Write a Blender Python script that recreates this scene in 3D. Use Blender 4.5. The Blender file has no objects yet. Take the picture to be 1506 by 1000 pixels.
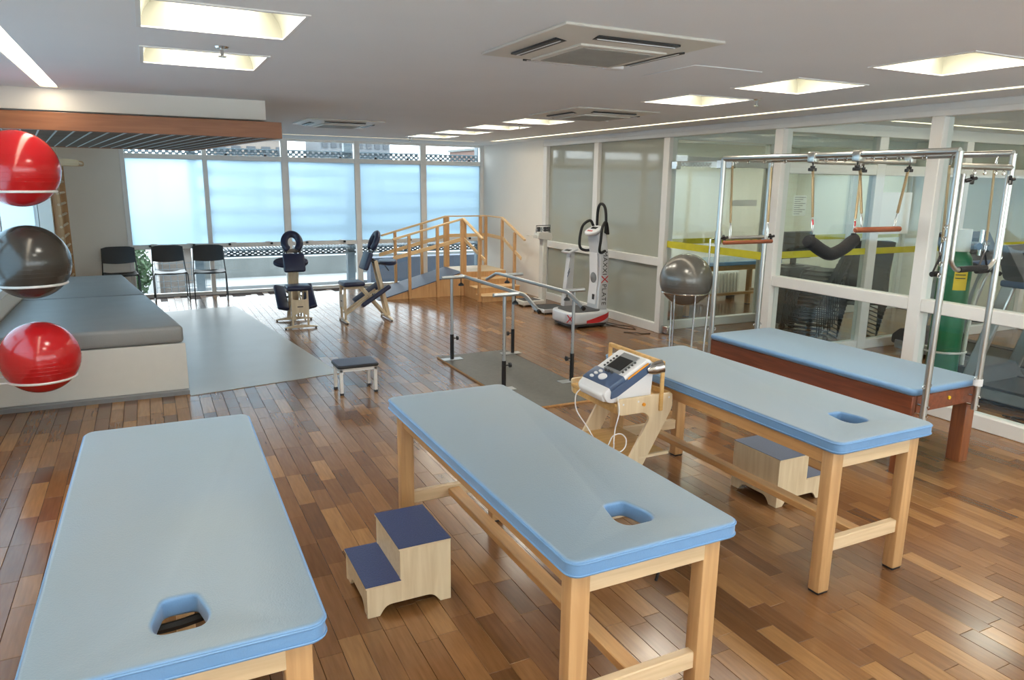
import bpy, bmesh, math, random
from mathutils import Vector, Matrix
random.seed(7)
SC = bpy.context.scene
COL = SC.collection
PI = math.pi

# ------------------------------------------------------------------ camera, world, exposure
CAM_Z = 1.85
cam_d = bpy.data.cameras.new('camera')
cam_d.sensor_width = 36.0
cam_d.lens = 1061.84 / 1506.0 * 36.0
cam_d.clip_start = 0.05
cam_d.clip_end = 400
cam = bpy.data.objects.new('camera', cam_d)
COL.objects.link(cam)
yaw, pitch, roll = math.radians(26.627), math.radians(-12.342), math.radians(0.728)
fw = Vector((math.sin(yaw) * math.cos(pitch), math.cos(yaw) * math.cos(pitch), math.sin(pitch)))
rt = Vector((math.cos(yaw), -math.sin(yaw), 0))
up = rt.cross(fw)
r2 = math.cos(roll) * rt + math.sin(roll) * up
u2 = -math.sin(roll) * rt + math.cos(roll) * up
cm = Matrix((r2, u2, -fw)).transposed().to_4x4()
cm.translation = Vector((0, 0, CAM_Z))
cam.matrix_world = cm
SC.camera = cam

W = bpy.data.worlds.new('sky')
SC.world = W
W.use_nodes = True
bg = W.node_tree.nodes['Background']
bg.inputs['Color'].default_value = (0.87, 0.94, 1.0, 1)      # bright overcast sky
bg.inputs['Strength'].default_value = 4.2
LAMP = 19.0            # radiance of the ceiling troffers
SLOT = 8.0            # radiance of the slot lights

SC.view_settings.view_transform = 'Standard'
SC.view_settings.look = 'None'
SC.view_settings.gamma = 1.0
SC.view_settings.use_curve_mapping = False
SC.view_settings.exposure = 0.58
SC.cycles.max_bounces = 10
SC.cycles.diffuse_bounces = 5
SC.cycles.glossy_bounces = 4
SC.cycles.transmission_bounces = 8
SC.cycles.transparent_max_bounces = 16
SC.cycles.caustics_reflective = False
SC.cycles.caustics_refractive = False
SC.cycles.sample_clamp_indirect = 6.0
SC.cycles.use_denoising = True

# ------------------------------------------------------------------ materials
def lin(c):
    return tuple(((x / 255) / 12.92 if x / 255 <= 0.04045 else ((x / 255 + 0.055) / 1.055) ** 2.4) for x in c)

MATS = {}
def nodes(name):
    m = bpy.data.materials.new(name)
    m.use_nodes = True
    MATS[name] = m
    nt = m.node_tree
    return m, nt, nt.nodes['Principled BSDF']

def mat(name, c, rough=0.5, metal=0.0, spec=0.5, noise=0.06, scale=12.0, bump=0.0, bscale=60.0, coat=0.0, sheen=0.0):
    """plain paint / plastic / metal with a little procedural variation"""
    m, nt, b = nodes(name)
    b.inputs['Roughness'].default_value = rough
    b.inputs['Metallic'].default_value = metal
    b.inputs['Specular IOR Level'].default_value = spec
    b.inputs['Coat Weight'].default_value = coat
    b.inputs['Coat Roughness'].default_value = 0.08
    if sheen:
        b.inputs['Sheen Weight'].default_value = sheen
        b.inputs['Sheen Roughness'].default_value = 0.5
        b.inputs['Sheen Tint'].default_value = (0.95, 0.93, 0.88, 1)
    l = lin(c)
    tc = nt.nodes.new('ShaderNodeTexCoord')
    nz = nt.nodes.new('ShaderNodeTexNoise')
    nz.inputs['Scale'].default_value = scale
    nz.inputs['Detail'].default_value = 4
    nt.links.new(tc.outputs['Object'], nz.inputs['Vector'])
    cr = nt.nodes.new('ShaderNodeValToRGB')
    cr.color_ramp.elements[0].position = 0.3
    cr.color_ramp.elements[1].position = 0.7
    cr.color_ramp.elements[0].color = tuple(x * (1 - noise) for x in l) + (1,)
    cr.color_ramp.elements[1].color = tuple(min(1, x * (1 + noise)) for x in l) + (1,)
    nt.links.new(nz.outputs['Fac'], cr.inputs['Fac'])
    nt.links.new(cr.outputs['Color'], b.inputs['Base Color'])
    if bump:
        n2 = nt.nodes.new('ShaderNodeTexNoise')
        n2.inputs['Scale'].default_value = bscale
        n2.inputs['Detail'].default_value = 3
        nt.links.new(tc.outputs['Object'], n2.inputs['Vector'])
        bp = nt.nodes.new('ShaderNodeBump')
        bp.inputs['Strength'].default_value = bump
        bp.inputs['Distance'].default_value = 0.01
        nt.links.new(n2.outputs['Fac'], bp.inputs['Height'])
        nt.links.new(bp.outputs['Normal'], b.inputs['Normal'])
    return m

def wood(name, c1, c2, axis=1, rough=0.4, spec=0.5, fine=1.0):
    """grain stretched along one object axis"""
    m, nt, b = nodes(name)
    b.inputs['Roughness'].default_value = rough
    b.inputs['Specular IOR Level'].default_value = spec
    tc = nt.nodes.new('ShaderNodeTexCoord')
    mp = nt.nodes.new('ShaderNodeMapping')
    s = [22.0 * fine] * 3
    s[axis] = 1.6 * fine
    mp.inputs['Scale'].default_value = s
    nz = nt.nodes.new('ShaderNodeTexNoise')
    nz.inputs['Scale'].default_value = 1.6
    nz.inputs['Detail'].default_value = 6
    nz.inputs['Distortion'].default_value = 0.6
    cr = nt.nodes.new('ShaderNodeValToRGB')
    cr.color_ramp.elements[0].position = 0.32
    cr.color_ramp.elements[1].position = 0.68
    cr.color_ramp.elements[0].color = lin(c1) + (1,)
    cr.color_ramp.elements[1].color = lin(c2) + (1,)
    nt.links.new(tc.outputs['Object'], mp.inputs['Vector'])
    nt.links.new(mp.outputs['Vector'], nz.inputs['Vector'])
    nt.links.new(nz.outputs['Fac'], cr.inputs['Fac'])
    nt.links.new(cr.outputs['Color'], b.inputs['Base Color'])
    return m

def emit(name, c, s):
    m, nt, b = nodes(name)
    b.inputs['Base Color'].default_value = (0.8, 0.8, 0.8, 1)
    b.inputs['Emission Color'].default_value = lin(c) + (1,)
    b.inputs['Emission Strength'].default_value = s
    return m

def fresnel(nt, ior):
    # the node inverts its index on back faces; feed the inverse there so both faces of a thin pane mirror alike
    fr = nt.nodes.new('ShaderNodeFresnel')
    ge = nt.nodes.new('ShaderNodeNewGeometry')
    mr = nt.nodes.new('ShaderNodeMapRange')
    mr.inputs['To Min'].default_value = ior
    mr.inputs['To Max'].default_value = 1.0 / ior
    nt.links.new(ge.outputs['Backfacing'], mr.inputs['Value'])
    nt.links.new(mr.outputs['Result'], fr.inputs['IOR'])
    return fr

def clear_glass(name, tint=(1, 1, 1), refl=1.0):
    """thin pane: lets light straight through, mirrors by Fresnel"""
    m, nt, b = nodes(name)
    nt.nodes.remove(b)
    out = nt.nodes['Material Output']
    tr = nt.nodes.new('ShaderNodeBsdfTransparent')
    tr.inputs['Color'].default_value = tint + (1,)
    gl = nt.nodes.new('ShaderNodeBsdfGlossy')
    gl.inputs['Roughness'].default_value = 0.0
    gl.inputs['Color'].default_value = (refl, refl, refl, 1)
    fr = fresnel(nt, 1.4)
    mx = nt.nodes.new('ShaderNodeMixShader')
    nt.links.new(fr.outputs[0], mx.inputs[0])
    nt.links.new(tr.outputs[0], mx.inputs[1])
    nt.links.new(gl.outputs[0], mx.inputs[2])
    nt.links.new(mx.outputs[0], out.inputs['Surface'])
    return m

def frosted(name, c, see=0.25, refl=0.5, rough=0.35, back=0.0):
    """etched pane: scatters daylight, shows blurred shapes, glossy front face"""
    m, nt, b = nodes(name)
    nt.nodes.remove(b)
    out = nt.nodes['Material Output']
    tl = nt.nodes.new('ShaderNodeBsdfTranslucent')
    tl.inputs['Color'].default_value = lin(c) + (1,)
    rf = nt.nodes.new('ShaderNodeBsdfRefraction')
    rf.inputs['Color'].default_value = lin(c) + (1,)
    rf.inputs['IOR'].default_value = 1.25
    rf.inputs['Roughness'].default_value = rough
    m1 = nt.nodes.new('ShaderNodeMixShader')
    m1.inputs[0].default_value = see
    nt.links.new(tl.outputs[0], m1.inputs[1])
    nt.links.new(rf.outputs[0], m1.inputs[2])
    if back:
        df = nt.nodes.new('ShaderNodeBsdfDiffuse')
        df.inputs['Color'].default_value = lin(c) + (1,)
        m3 = nt.nodes.new('ShaderNodeMixShader')
        m3.inputs[0].default_value = back
        nt.links.new(m1.outputs[0], m3.inputs[1])
        nt.links.new(df.outputs[0], m3.inputs[2])
        m1 = m3
    gl = nt.nodes.new('ShaderNodeBsdfGlossy')
    gl.inputs['Roughness'].default_value = 0.05
    gl.inputs['Color'].default_value = (refl, refl, refl, 1)
    fr = fresnel(nt, 1.45)
    m2 = nt.nodes.new('ShaderNodeMixShader')
    nt.links.new(fr.outputs[0], m2.inputs[0])
    nt.links.new(m1.outputs[0], m2.inputs[1])
    nt.links.new(gl.outputs[0], m2.inputs[2])
    nt.links.new(m2.outputs[0], out.inputs['Surface'])
    return m

def floor_mat():
    m, nt, b = nodes('parquet')
    tc = nt.nodes.new('ShaderNodeTexCoord')
    oi = nt.nodes.new('ShaderNodeObjectInfo')
    ge = nt.nodes.new('ShaderNodeNewGeometry')
    ad = nt.nodes.new('ShaderNodeMath'); ad.operation = 'ADD'
    fr = nt.nodes.new('ShaderNodeMath'); fr.operation = 'FRACT'
    nt.links.new(oi.outputs['Random'], ad.inputs[0])
    nt.links.new(ge.outputs['Random Per Island'], ad.inputs[1])
    nt.links.new(ad.outputs[0], fr.inputs[0])
    cr = nt.nodes.new('ShaderNodeValToRGB')
    e = cr.color_ramp.elements
    cols = [(0.0, (98, 67, 42)), (0.2, (115, 79, 49)), (0.5, (125, 87, 54)), (0.8, (136, 97, 60)), (1.0, (156, 116, 74))]
    e[0].position, e[0].color = 0.0, lin(cols[0][1]) + (1,)
    e[1].position, e[1].color = 1.0, lin(cols[-1][1]) + (1,)
    for p, c in cols[1:-1]:
        x = e.new(p); x.color = lin(c) + (1,)
    nt.links.new(fr.outputs[0], cr.inputs['Fac'])
    mp = nt.nodes.new('ShaderNodeMapping')
    mp.inputs['Scale'].default_value = (60, 5, 5)
    nt.links.new(ge.outputs['Position'], mp.inputs['Vector'])
    nz = nt.nodes.new('ShaderNodeTexNoise')
    nz.inputs['Scale'].default_value = 1.0
    nz.inputs['Detail'].default_value = 5
    nt.links.new(mp.outputs['Vector'], nz.inputs['Vector'])
    gr = nt.nodes.new('ShaderNodeValToRGB')
    gr.color_ramp.elements[0].position = 0.3
    gr.color_ramp.elements[1].position = 0.75
    gr.color_ramp.elements[0].color = (0.82, 0.80, 0.78, 1)
    gr.color_ramp.elements[1].color = (1.12, 1.12, 1.12, 1)
    nt.links.new(nz.outputs['Fac'], gr.inputs['Fac'])
    mx = nt.nodes.new('ShaderNodeMix'); mx.data_type = 'RGBA'; mx.blend_type = 'MULTIPLY'
    mx.inputs['Factor'].default_value = 1.0
    nt.links.new(cr.outputs['Color'], mx.inputs['A'])
    nt.links.new(gr.outputs['Color'], mx.inputs['B'])
    nt.links.new(mx.outputs['Result'], b.inputs['Base Color'])
    n3 = nt.nodes.new('ShaderNodeTexNoise')
    n3.inputs['Scale'].default_value = 3.0
    n3.inputs['Detail'].default_value = 4
    nt.links.new(ge.outputs['Position'], n3.inputs['Vector'])
    mr = nt.nodes.new('ShaderNodeMapRange')
    mr.inputs['To Min'].default_value = 0.14
    mr.inputs['To Max'].default_value = 0.28
    nt.links.new(n3.outputs['Fac'], mr.inputs['Value'])
    nt.links.new(mr.outputs['Result'], b.inputs['Roughness'])
    b.inputs['Specular IOR Level'].default_value = 0.75
    bp = nt.nodes.new('ShaderNodeBump')
    bp.inputs['Strength'].default_value = 0.05
    bp.inputs['Distance'].default_value = 0.004
    nt.links.new(n3.outputs['Fac'], bp.inputs['Height'])
    nt.links.new(bp.outputs['Normal'], b.inputs['Normal'])
    return m

floor_mat()
mat('joint', (52, 32, 20), 0.8)
mat('white_wall', (240, 236, 228), 0.75, noise=0.015, scale=2.0)
mat('ceiling_paint', (238, 242, 246), 0.85, noise=0.015, scale=1.5)
mat('white_frame', (228, 227, 224), 0.35, noise=0.01)
mat('alu_frame', (236, 236, 234), 0.4, noise=0.02)
mat('white_lacquer', (214, 212, 205), 0.4, noise=0.015)
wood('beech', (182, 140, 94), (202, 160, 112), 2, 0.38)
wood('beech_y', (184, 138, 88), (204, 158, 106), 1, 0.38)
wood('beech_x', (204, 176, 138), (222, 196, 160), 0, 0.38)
wood('birch_ply', (214, 192, 156), (228, 209, 176), 2, 0.4)
wood('birch_ply_x', (214, 192, 156), (228, 209, 176), 0, 0.4)
wood('pine_ramp', (198, 152, 102), (214, 170, 120), 2, 0.45)
wood('pine_rail', (216, 180, 130), (230, 196, 148), 0, 0.45)
wood('red_brown', (112, 58, 34), (140, 76, 46), 1, 0.35)
wood('red_brown_z', (122, 70, 42), (150, 92, 56), 2, 0.35)
wood('beam_wood', (140, 86, 48), (158, 100, 60), 0, 0.4)
wood('dark_slat', (96, 82, 70), (122, 106, 92), 0, 0.8, 0.2)
mat('batten_grey', (176, 174, 168), 0.6)
wood('dowel_wood', (128, 66, 38), (150, 82, 48), 0, 0.4)
wood('chair_frame_wood', (210, 190, 158), (226, 208, 178), 2, 0.4)
wood('honey_ply', (200, 158, 96), (220, 180, 118), 0, 0.4)
def vinyl(name, c, top_glare):
    """upholstery vinyl with the glare on its upward faces put into the colour"""
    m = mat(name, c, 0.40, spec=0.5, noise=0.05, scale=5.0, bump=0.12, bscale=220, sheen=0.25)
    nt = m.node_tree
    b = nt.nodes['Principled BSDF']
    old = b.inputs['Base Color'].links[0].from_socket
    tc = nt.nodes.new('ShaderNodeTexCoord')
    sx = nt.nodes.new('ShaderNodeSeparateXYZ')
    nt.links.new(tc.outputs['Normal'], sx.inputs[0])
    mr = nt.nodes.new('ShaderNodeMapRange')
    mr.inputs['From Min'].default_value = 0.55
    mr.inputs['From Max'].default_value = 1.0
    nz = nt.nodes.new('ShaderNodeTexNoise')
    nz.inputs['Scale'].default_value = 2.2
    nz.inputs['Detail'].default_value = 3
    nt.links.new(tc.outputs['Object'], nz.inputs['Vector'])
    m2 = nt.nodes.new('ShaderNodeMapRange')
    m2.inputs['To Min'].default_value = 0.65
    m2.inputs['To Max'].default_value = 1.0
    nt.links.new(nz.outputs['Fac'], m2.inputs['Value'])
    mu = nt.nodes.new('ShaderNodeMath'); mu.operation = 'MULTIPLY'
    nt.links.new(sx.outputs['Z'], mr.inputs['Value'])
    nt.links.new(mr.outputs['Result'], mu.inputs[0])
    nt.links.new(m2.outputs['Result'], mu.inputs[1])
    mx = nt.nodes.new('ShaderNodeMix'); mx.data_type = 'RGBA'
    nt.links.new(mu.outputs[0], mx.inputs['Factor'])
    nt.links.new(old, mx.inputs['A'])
    mx.inputs['B'].default_value = lin(top_glare) + (1,)  # greyer tone painted on top faces in place of glare
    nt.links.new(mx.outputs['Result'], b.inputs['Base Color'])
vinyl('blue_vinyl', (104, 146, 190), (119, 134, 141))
vinyl('blue_vinyl_soft_glare', (104, 147, 192), (117, 145, 168))
mat('blue_vinyl_side', (106, 148, 192), 0.42, noise=0.05, scale=5.0, bump=0.10, bscale=160)
mat('grey_vinyl', (142, 142, 140), 0.45, noise=0.05, scale=4.0, bump=0.1, bscale=120)
mat('navy_vinyl', (36, 42, 70), 0.38, noise=0.1, bump=0.1, bscale=120)
mat('rubber_mat', (168, 170, 168), 0.33, spec=0.55, noise=0.04, scale=2.5)
mat('dark_mat', (92, 90, 84), 0.55, noise=0.1, scale=30)
mat('navy_rubber', (42, 56, 100), 0.5, noise=0.25, scale=180, bump=0.3, bscale=150)
mat('slate_rubber', (84, 92, 112), 0.5, noise=0.1, scale=120)
mat('black_plastic', (24, 24, 26), 0.4)
mat('black_foam', (20, 20, 21), 0.7, bump=0.2)
mat('black_steel', (26, 26, 28), 0.35)
mat('chrome', (205, 205, 203), 0.16, 1.0, noise=0.01)
mat('brushed_steel', (186, 184, 178), 0.28, 1.0, noise=0.03)
mat('grey_tube', (176, 180, 182), 0.3, 0.7, noise=0.02)
mat('spring_steel', (176, 160, 128), 0.4, 0.8, noise=0.05, scale=200)
mat('red_ball', (196, 30, 34), 0.16, spec=0.6, noise=0.04, scale=3)
mat('grey_ball', (62, 58, 53), 0.2, spec=0.6, noise=0.05, scale=3)
mat('silver_ball', (120, 118, 114), 0.24, 0.35, spec=0.6, noise=0.04, scale=3)
mat('white_plastic', (226, 226, 228), 0.35, noise=0.01)
mat('cream_plastic', (214, 211, 203), 0.4, noise=0.02)
mat('silver_paint', (206, 208, 212), 0.3, 0.2, noise=0.02)
mat('slate_plastic', (72, 90, 120), 0.35, noise=0.03)
mat('grey_plastic', (130, 132, 134), 0.4)
mat('dark_grey', (62, 62, 64), 0.5)
mat('screen', (34, 36, 38), 0.12)
mat('red_print', (196, 40, 44), 0.4)
mat('dark_print', (48, 48, 52), 0.5)
mat('yellow_tape', (206, 196, 40), 0.5)
mat('yellow_label', (232, 196, 40), 0.5)
mat('orange_plastic', (226, 150, 40), 0.4)
mat('green_cylinder', (34, 112, 74), 0.28, noise=0.05)
mat('ac_grille', (150, 148, 141), 0.6)
mat('paper', (236, 236, 232), 0.7, noise=0.01)
mat('troffer', (150, 148, 132), 0.5, noise=0.01)
mat('concrete', (112, 118, 118), 0.8, noise=0.1, scale=2)
mat('white_roof', (136, 140, 142), 0.8, noise=0.04)
mat('grey_wall_out', (74, 84, 98), 0.8, noise=0.08, scale=6)
mat('blue_grey_steel', (84, 100, 110), 0.45, noise=0.04)
mat('roof_tile', (92, 70, 60), 0.8, noise=0.15, scale=20)
mat('building_a', (120, 112, 106), 0.8, noise=0.05)
mat('building_b', (112, 88, 80), 0.8, noise=0.06)
mat('building_c', (92, 98, 104), 0.8, noise=0.06)
mat('window_dark', (50, 58, 66), 0.3)
mat('leaf', (50, 78, 46), 0.6, noise=0.35, scale=14)
mat('bark', (86, 70, 56), 0.8, noise=0.2)
clear_glass('pane_glass', (0.93, 0.97, 0.96))
clear_glass('window_glass', (0.96, 0.985, 0.98))
frosted('frosted_glass', (216, 236, 246), 0.42, 0.4)
frosted('smoked_frost', (200, 203, 192), 0.35, 0.9, 0.15, 0.6)
emit('lamp_lens', (255, 250, 236), LAMP)
emit('slot_lens', (255, 240, 214), SLOT)

# ------------------------------------------------------------------ mesh builder
class B:
    def __init__(s):
        s.v, s.f = [], []
    def add(s, vs, fs):
        n = len(s.v)
        s.v += [tuple(p) for p in vs]
        s.f += [tuple(i + n for i in q) for q in fs]
        return s
    def box(s, x0, x1, y0, y1, z0, z1):
        vs = [(x0, y0, z0), (x1, y0, z0), (x1, y1, z0), (x0, y1, z0), (x0, y0, z1), (x1, y0, z1), (x1, y1, z1), (x0, y1, z1)]
        return s.add(vs, [(0, 3, 2, 1), (4, 5, 6, 7), (0, 1, 5, 4), (1, 2, 6, 5), (2, 3, 7, 6), (3, 0, 4, 7)])
    def bar(s, p, q, w, h, side=None):
        """rectangular beam p->q, w across `side`, h across the other"""
        p, q = Vector(p), Vector(q)
        d = (q - p).normalized()
        a = Vector(side) if side else (Vector((0, 0, 1)).cross(d) if abs(d.z) < 0.95 else Vector((1, 0, 0)))
        a = (a - d * a.dot(d)).normalized()
        b = d.cross(a)
        vs = []
        for c in (p, q):
            for i, j in ((-1, -1), (1, -1), (1, 1), (-1, 1)):
                vs.append(c + a * (i * w / 2) + b * (j * h / 2))
        return s.add(vs, [(0, 3, 2, 1), (4, 5, 6, 7), (0, 1, 5, 4), (1, 2, 6, 5), (2, 3, 7, 6), (3, 0, 4, 7)])
    def tube(s, pts, r, n=8, closed=False, caps=True):
        pts = [Vector(p) for p in pts]
        m = len(pts)
        rs = r if isinstance(r, (list, tuple)) else [r] * m
        t0 = (pts[1] - pts[0]).normalized()
        a = t0.orthogonal().normalized()
        vs = []
        for i, p in enumerate(pts):
            if closed:
                t = pts[(i + 1) % m] - pts[i - 1]
            else:
                t = pts[min(i + 1, m - 1)] - pts[max(i - 1, 0)]
            t.normalize()
            a = (a - t * a.dot(t))
            a = a.normalized() if a.length > 1e-6 else t.orthogonal().normalized()
            b = t.cross(a)
            for k in range(n):
                g = 2 * PI * k / n
                vs.append(p + (a * math.cos(g) + b * math.sin(g)) * rs[i])
        fs = []
        for i in range(m if closed else m - 1):
            j = (i + 1) % m
            for k in range(n):
                l = (k + 1) % n
                fs.append((i * n + k, i * n + l, j * n + l, j * n + k))
        if caps and not closed:
            fs.append(tuple(reversed(range(n))))
            fs.append(tuple((m - 1) * n + k for k in range(n)))
        return s.add(vs, fs)
    def cyl(s, p, q, r, n=12, r1=None):
        return s.tube([p, q], [r, r if r1 is None else r1], n)
    def prism(s, poly, axis, a, b):
        def P(u, w, t):
            return (t, u, w) if axis == 'x' else ((u, t, w) if axis == 'y' else (u, w, t))
        n = len(poly)
        vs = [P(u, w, a) for u, w in poly] + [P(u, w, b) for u, w in poly]
        fs = [tuple(range(n)), tuple(reversed(range(n, 2 * n)))]
        for i in range(n):
            j = (i + 1) % n
            fs.append((i, n + i, n + j, j))
        return s.add(vs, fs)
    def lathe(s, prof, c=(0, 0, 0), n=24):
        vs = []
        for r, z in prof:
            for k in range(n):
                g = 2 * PI * k / n
                vs.append((c[0] + r * math.cos(g), c[1] + r * math.sin(g), c[2] + z))
        fs = []
        for i in range(len(prof) - 1):
            for k in range(n):
                l = (k + 1) % n
                fs.append((i * n + k, i * n + l, (i + 1) * n + l, (i + 1) * n + k))
        if prof[0][0] > 1e-5:
            fs.append(tuple(reversed(range(n))))
        if prof[-1][0] > 1e-5:
            fs.append(tuple((len(prof) - 1) * n + k for k in range(n)))
        return s.add(vs, fs)
    def xf(s, M):
        s.v = [tuple(M @ Vector(p)) for p in s.v]
        return s
    def rot(s, axis, ang, c=(0, 0, 0)):
        c = Vector(c)
        return s.xf(Matrix.Translation(c) @ Matrix.Rotation(ang, 4, axis) @ Matrix.Translation(-c))
    def move(s, d):
        return s.xf(Matrix.Translation(Vector(d)))

def to_mesh(name, b, bev=0.0, seg=1, smooth=True, ang=38):
    me = bpy.data.meshes.new(name)
    me.from_pydata(b.v, [], b.f)
    bm = bmesh.new()
    bm.from_mesh(me)
    bmesh.ops.remove_doubles(bm, verts=bm.verts, dist=1e-6)
    bmesh.ops.recalc_face_normals(bm, faces=bm.faces)
    if bev:
        ed = [e for e in bm.edges if len(e.link_faces) == 2 and e.calc_face_angle(0) > 0.6]
        bmesh.ops.bevel(bm, geom=ed, offset=bev, segments=seg, affect='EDGES', profile=0.5, clamp_overlap=True)
    bm.to_mesh(me)
    bm.free()
    if smooth:
        me.shade_smooth()
        me.set_sharp_from_angle(angle=math.radians(ang))
    return me

def link(name, me, m, parent=None, loc=(0, 0, 0)):
    o = bpy.data.objects.new(name, me)
    COL.objects.link(o)
    if m and me is not None and not me.materials:
        me.materials.append(MATS[m])
    o.location = loc
    o.parent = parent
    return o

def obj(name, b, m, parent=None, bev=0.0, seg=1, off=True, smooth=True, ang=38, label=None):
    """one mesh object; vertices in world space are shifted to the unrotated root they hang under"""
    if parent is not None and off:
        r = Vector((0, 0, 0)); p = parent
        while p is not None:
            r += p.location; p = p.parent
        b.v = [tuple(Vector(q) - r) for q in b.v]
    o = link(name, to_mesh(name, b, bev, seg, smooth, ang), m, parent)
    if label:
        o['label'] = label
    return o

def tag(o, label, cat, group=None):
    o['label'] = label
    o['category'] = cat
    if group:
        o['group'] = group
    return o

def thing(name, label, cat, loc=(0, 0, 0), rotz=0.0, group=None):
    o = bpy.data.objects.new(name, None)
    o.empty_display_size = 0.1
    COL.objects.link(o)
    o.location = loc
    o.rotation_euler = (0, 0, rotz)
    return tag(o, label, cat, group)

def struct(o, label=None):
    o['kind'] = 'structure'
    if label:
        o['label'] = label
    return o

def sroot(name, loc=(0, 0, 0), label=None):
    o = bpy.data.objects.new(name, None)
    COL.objects.link(o)
    o.location = loc
    return struct(o, label)

def dup(root, loc, rotz, label=None, group=None):
    r = root.copy(); COL.objects.link(r)
    r.location = loc
    r.rotation_euler = (0, 0, rotz)
    if label: r['label'] = label
    if group: r['group'] = group
    for ch in list(root.children):
        c = ch.copy(); COL.objects.link(c); c.parent = r
        for g in list(ch.children):
            d = g.copy(); COL.objects.link(d); d.parent = c
    return r

def rrect(x0, x1, y0, y1, r, n=6):
    pts = []
    for cx, cy, a0 in ((x1 - r, y1 - r, 0), (x0 + r, y1 - r, 90), (x0 + r, y0 + r, 180), (x1 - r, y0 + r, 270)):
        for k in range(n + 1):
            a = math.radians(a0 + 90 * k / n)
            pts.append((cx + r * math.cos(a), cy + r * math.sin(a)))
    return pts

def fillet(pts, rads, n=5):
    """round the corners of a 2D polygon"""
    out = []
    m = len(pts)
    for i in range(m):
        r = rads[i] if isinstance(rads, (list, tuple)) else rads
        p, a, b = Vector(pts[i]), Vector(pts[i - 1]), Vector(pts[(i + 1) % m])
        if r <= 0:
            out.append(tuple(p)); continue
        d1, d2 = (a - p).normalized(), (b - p).normalized()
        r_ = min(r, (a - p).length * 0.49, (b - p).length * 0.49)
        q1, q2 = p + d1 * r_, p + d2 * r_
        for k in range(n + 1):
            t = k / n
            out.append(tuple(q1 * (1 - t) ** 2 + p * (2 * t * (1 - t)) + q2 * t ** 2))
    return out

def outline_mesh(name, loops, depth, bevel=0.0, res=2):
    """solid plate from 2D outlines (first outer, others holes), centred on z=0, thickness = depth"""
    cu = bpy.data.curves.new(name, 'CURVE')
    cu.dimensions = '2D'
    cu.fill_mode = 'BOTH'
    cu.extrude = max(depth / 2 - bevel, 0.0)
    cu.bevel_depth = bevel
    cu.bevel_resolution = res
    cu.offset = -bevel
    for lp in loops:
        sp = cu.splines.new('POLY')
        sp.points.add(len(lp) - 1)
        for i, (x, y) in enumerate(lp):
            sp.points[i].co = (x, y, 0, 1)
        sp.use_cyclic_u = True
    o = bpy.data.objects.new(name, cu)
    COL.objects.link(o)
    dg = bpy.context.evaluated_depsgraph_get()
    me = bpy.data.meshes.new_from_object(o.evaluated_get(dg))
    bpy.data.objects.remove(o)
    bpy.data.curves.remove(cu)
    me.name = name
    bm = bmesh.new(); bm.from_mesh(me)
    bmesh.ops.remove_doubles(bm, verts=bm.verts, dist=1e-5)
    bmesh.ops.recalc_face_normals(bm, faces=bm.faces)
    bm.to_mesh(me); bm.free()
    me.materials.clear()
    me.shade_smooth()
    me.set_sharp_from_angle(angle=math.radians(40))
    return me

def text_mesh(name, txt, size, ext=0.001, space=1.0):
    cu = bpy.data.curves.new(name, 'FONT')
    cu.body = txt
    cu.size = size
    cu.extrude = ext
    cu.space_character = space
    cu.align_x = 'CENTER'
    cu.align_y = 'CENTER'
    o = bpy.data.objects.new(name, cu)
    COL.objects.link(o)
    dg = bpy.context.evaluated_depsgraph_get()
    me = bpy.data.meshes.new_from_object(o.evaluated_get(dg))
    bpy.data.objects.remove(o)
    bpy.data.curves.remove(cu)
    me.name = name
    me.materials.clear()
    return me

def smooth_path(pts, n=6, closed=False):
    """Catmull-Rom through points"""
    P = [Vector(p) for p in pts]
    m = len(P)
    out = []
    for i in range(m if closed else m - 1):
        p0 = P[i - 1] if (closed or i > 0) else P[0]
        p1, p2 = P[i], P[(i + 1) % m]
        p3 = P[(i + 2) % m] if (closed or i + 2 < m) else P[-1]
        for k in range(n):
            t = k / n
            out.append(0.5 * ((2 * p1) + (p2 - p0) * t + (2 * p0 - 5 * p1 + 4 * p2 - p3) * t * t + (3 * p1 - p0 - 3 * p2 + p3) * t ** 3))
    if not closed:
        out.append(P[-1])
    return out

# ------------------------------------------------------------------ the room
XL, XR, YW, YB, CZ, XE = -1.25, 5.667, 12.6, -2.6, 2.5, 10.4
T1 = (-0.335, 0.335, 1.66, 3.49, 0.765)
T2 = (1.02, 1.675, 1.63, 3.46, 0.765)
T3 = (2.59, 3.245, 2.0, 3.83, 0.765)
T4 = (4.245, 4.965, 2.78, 4.69, 0.60)

# floor slab with parquet planks laid along the room
floor = obj('floor', B().box(XL - 0.2, XE + 0.2, YB - 0.2, YW + 0.1, -0.25, -0.012), 'joint', smooth=False)
struct(floor, 'glossy reddish brown hardwood parquet floor of short staggered planks')
PW, LENS = 0.095, (0.28, 0.34, 0.40, 0.46, 0.52)
CAMP = Vector((0, 0, CAM_Z))
def hidden_by_pad(x, y):
    for t in (T1, T2, T3, T4):
        k = (CAM_Z - t[4]) / CAM_Z
        if t[0] < x * k < t[1] and t[2] < y * k < t[3]:
            return True
    return False
def in_view(x, y):
    d = Vector((x, y, -CAM_Z))
    a, b, c = d.dot(r2), d.dot(u2), d.dot(fw)
    return c > 0.3 and abs(a / c) < 0.70 and abs(b / c) < 0.46
planks = []
x = XL
while x < XE - PW:
    y = YB - random.random() * 0.4
    while y < YW:
        l = random.choice(LENS)
        if y + l > YW:
            break
        if not (x < 1.2 and 7.0 < y < 10.4 and x < 0.0):
            planks.append((x, max(y, YB), l))
        y += l
    x += PW
def rank(p):
    cx, cy = p[0] + PW / 2, p[1] + p[2] / 2
    if not in_view(cx, cy) or hidden_by_pad(cx, cy):
        return 1e9
    return math.hypot(cx, cy)
planks.sort(key=rank)
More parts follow.
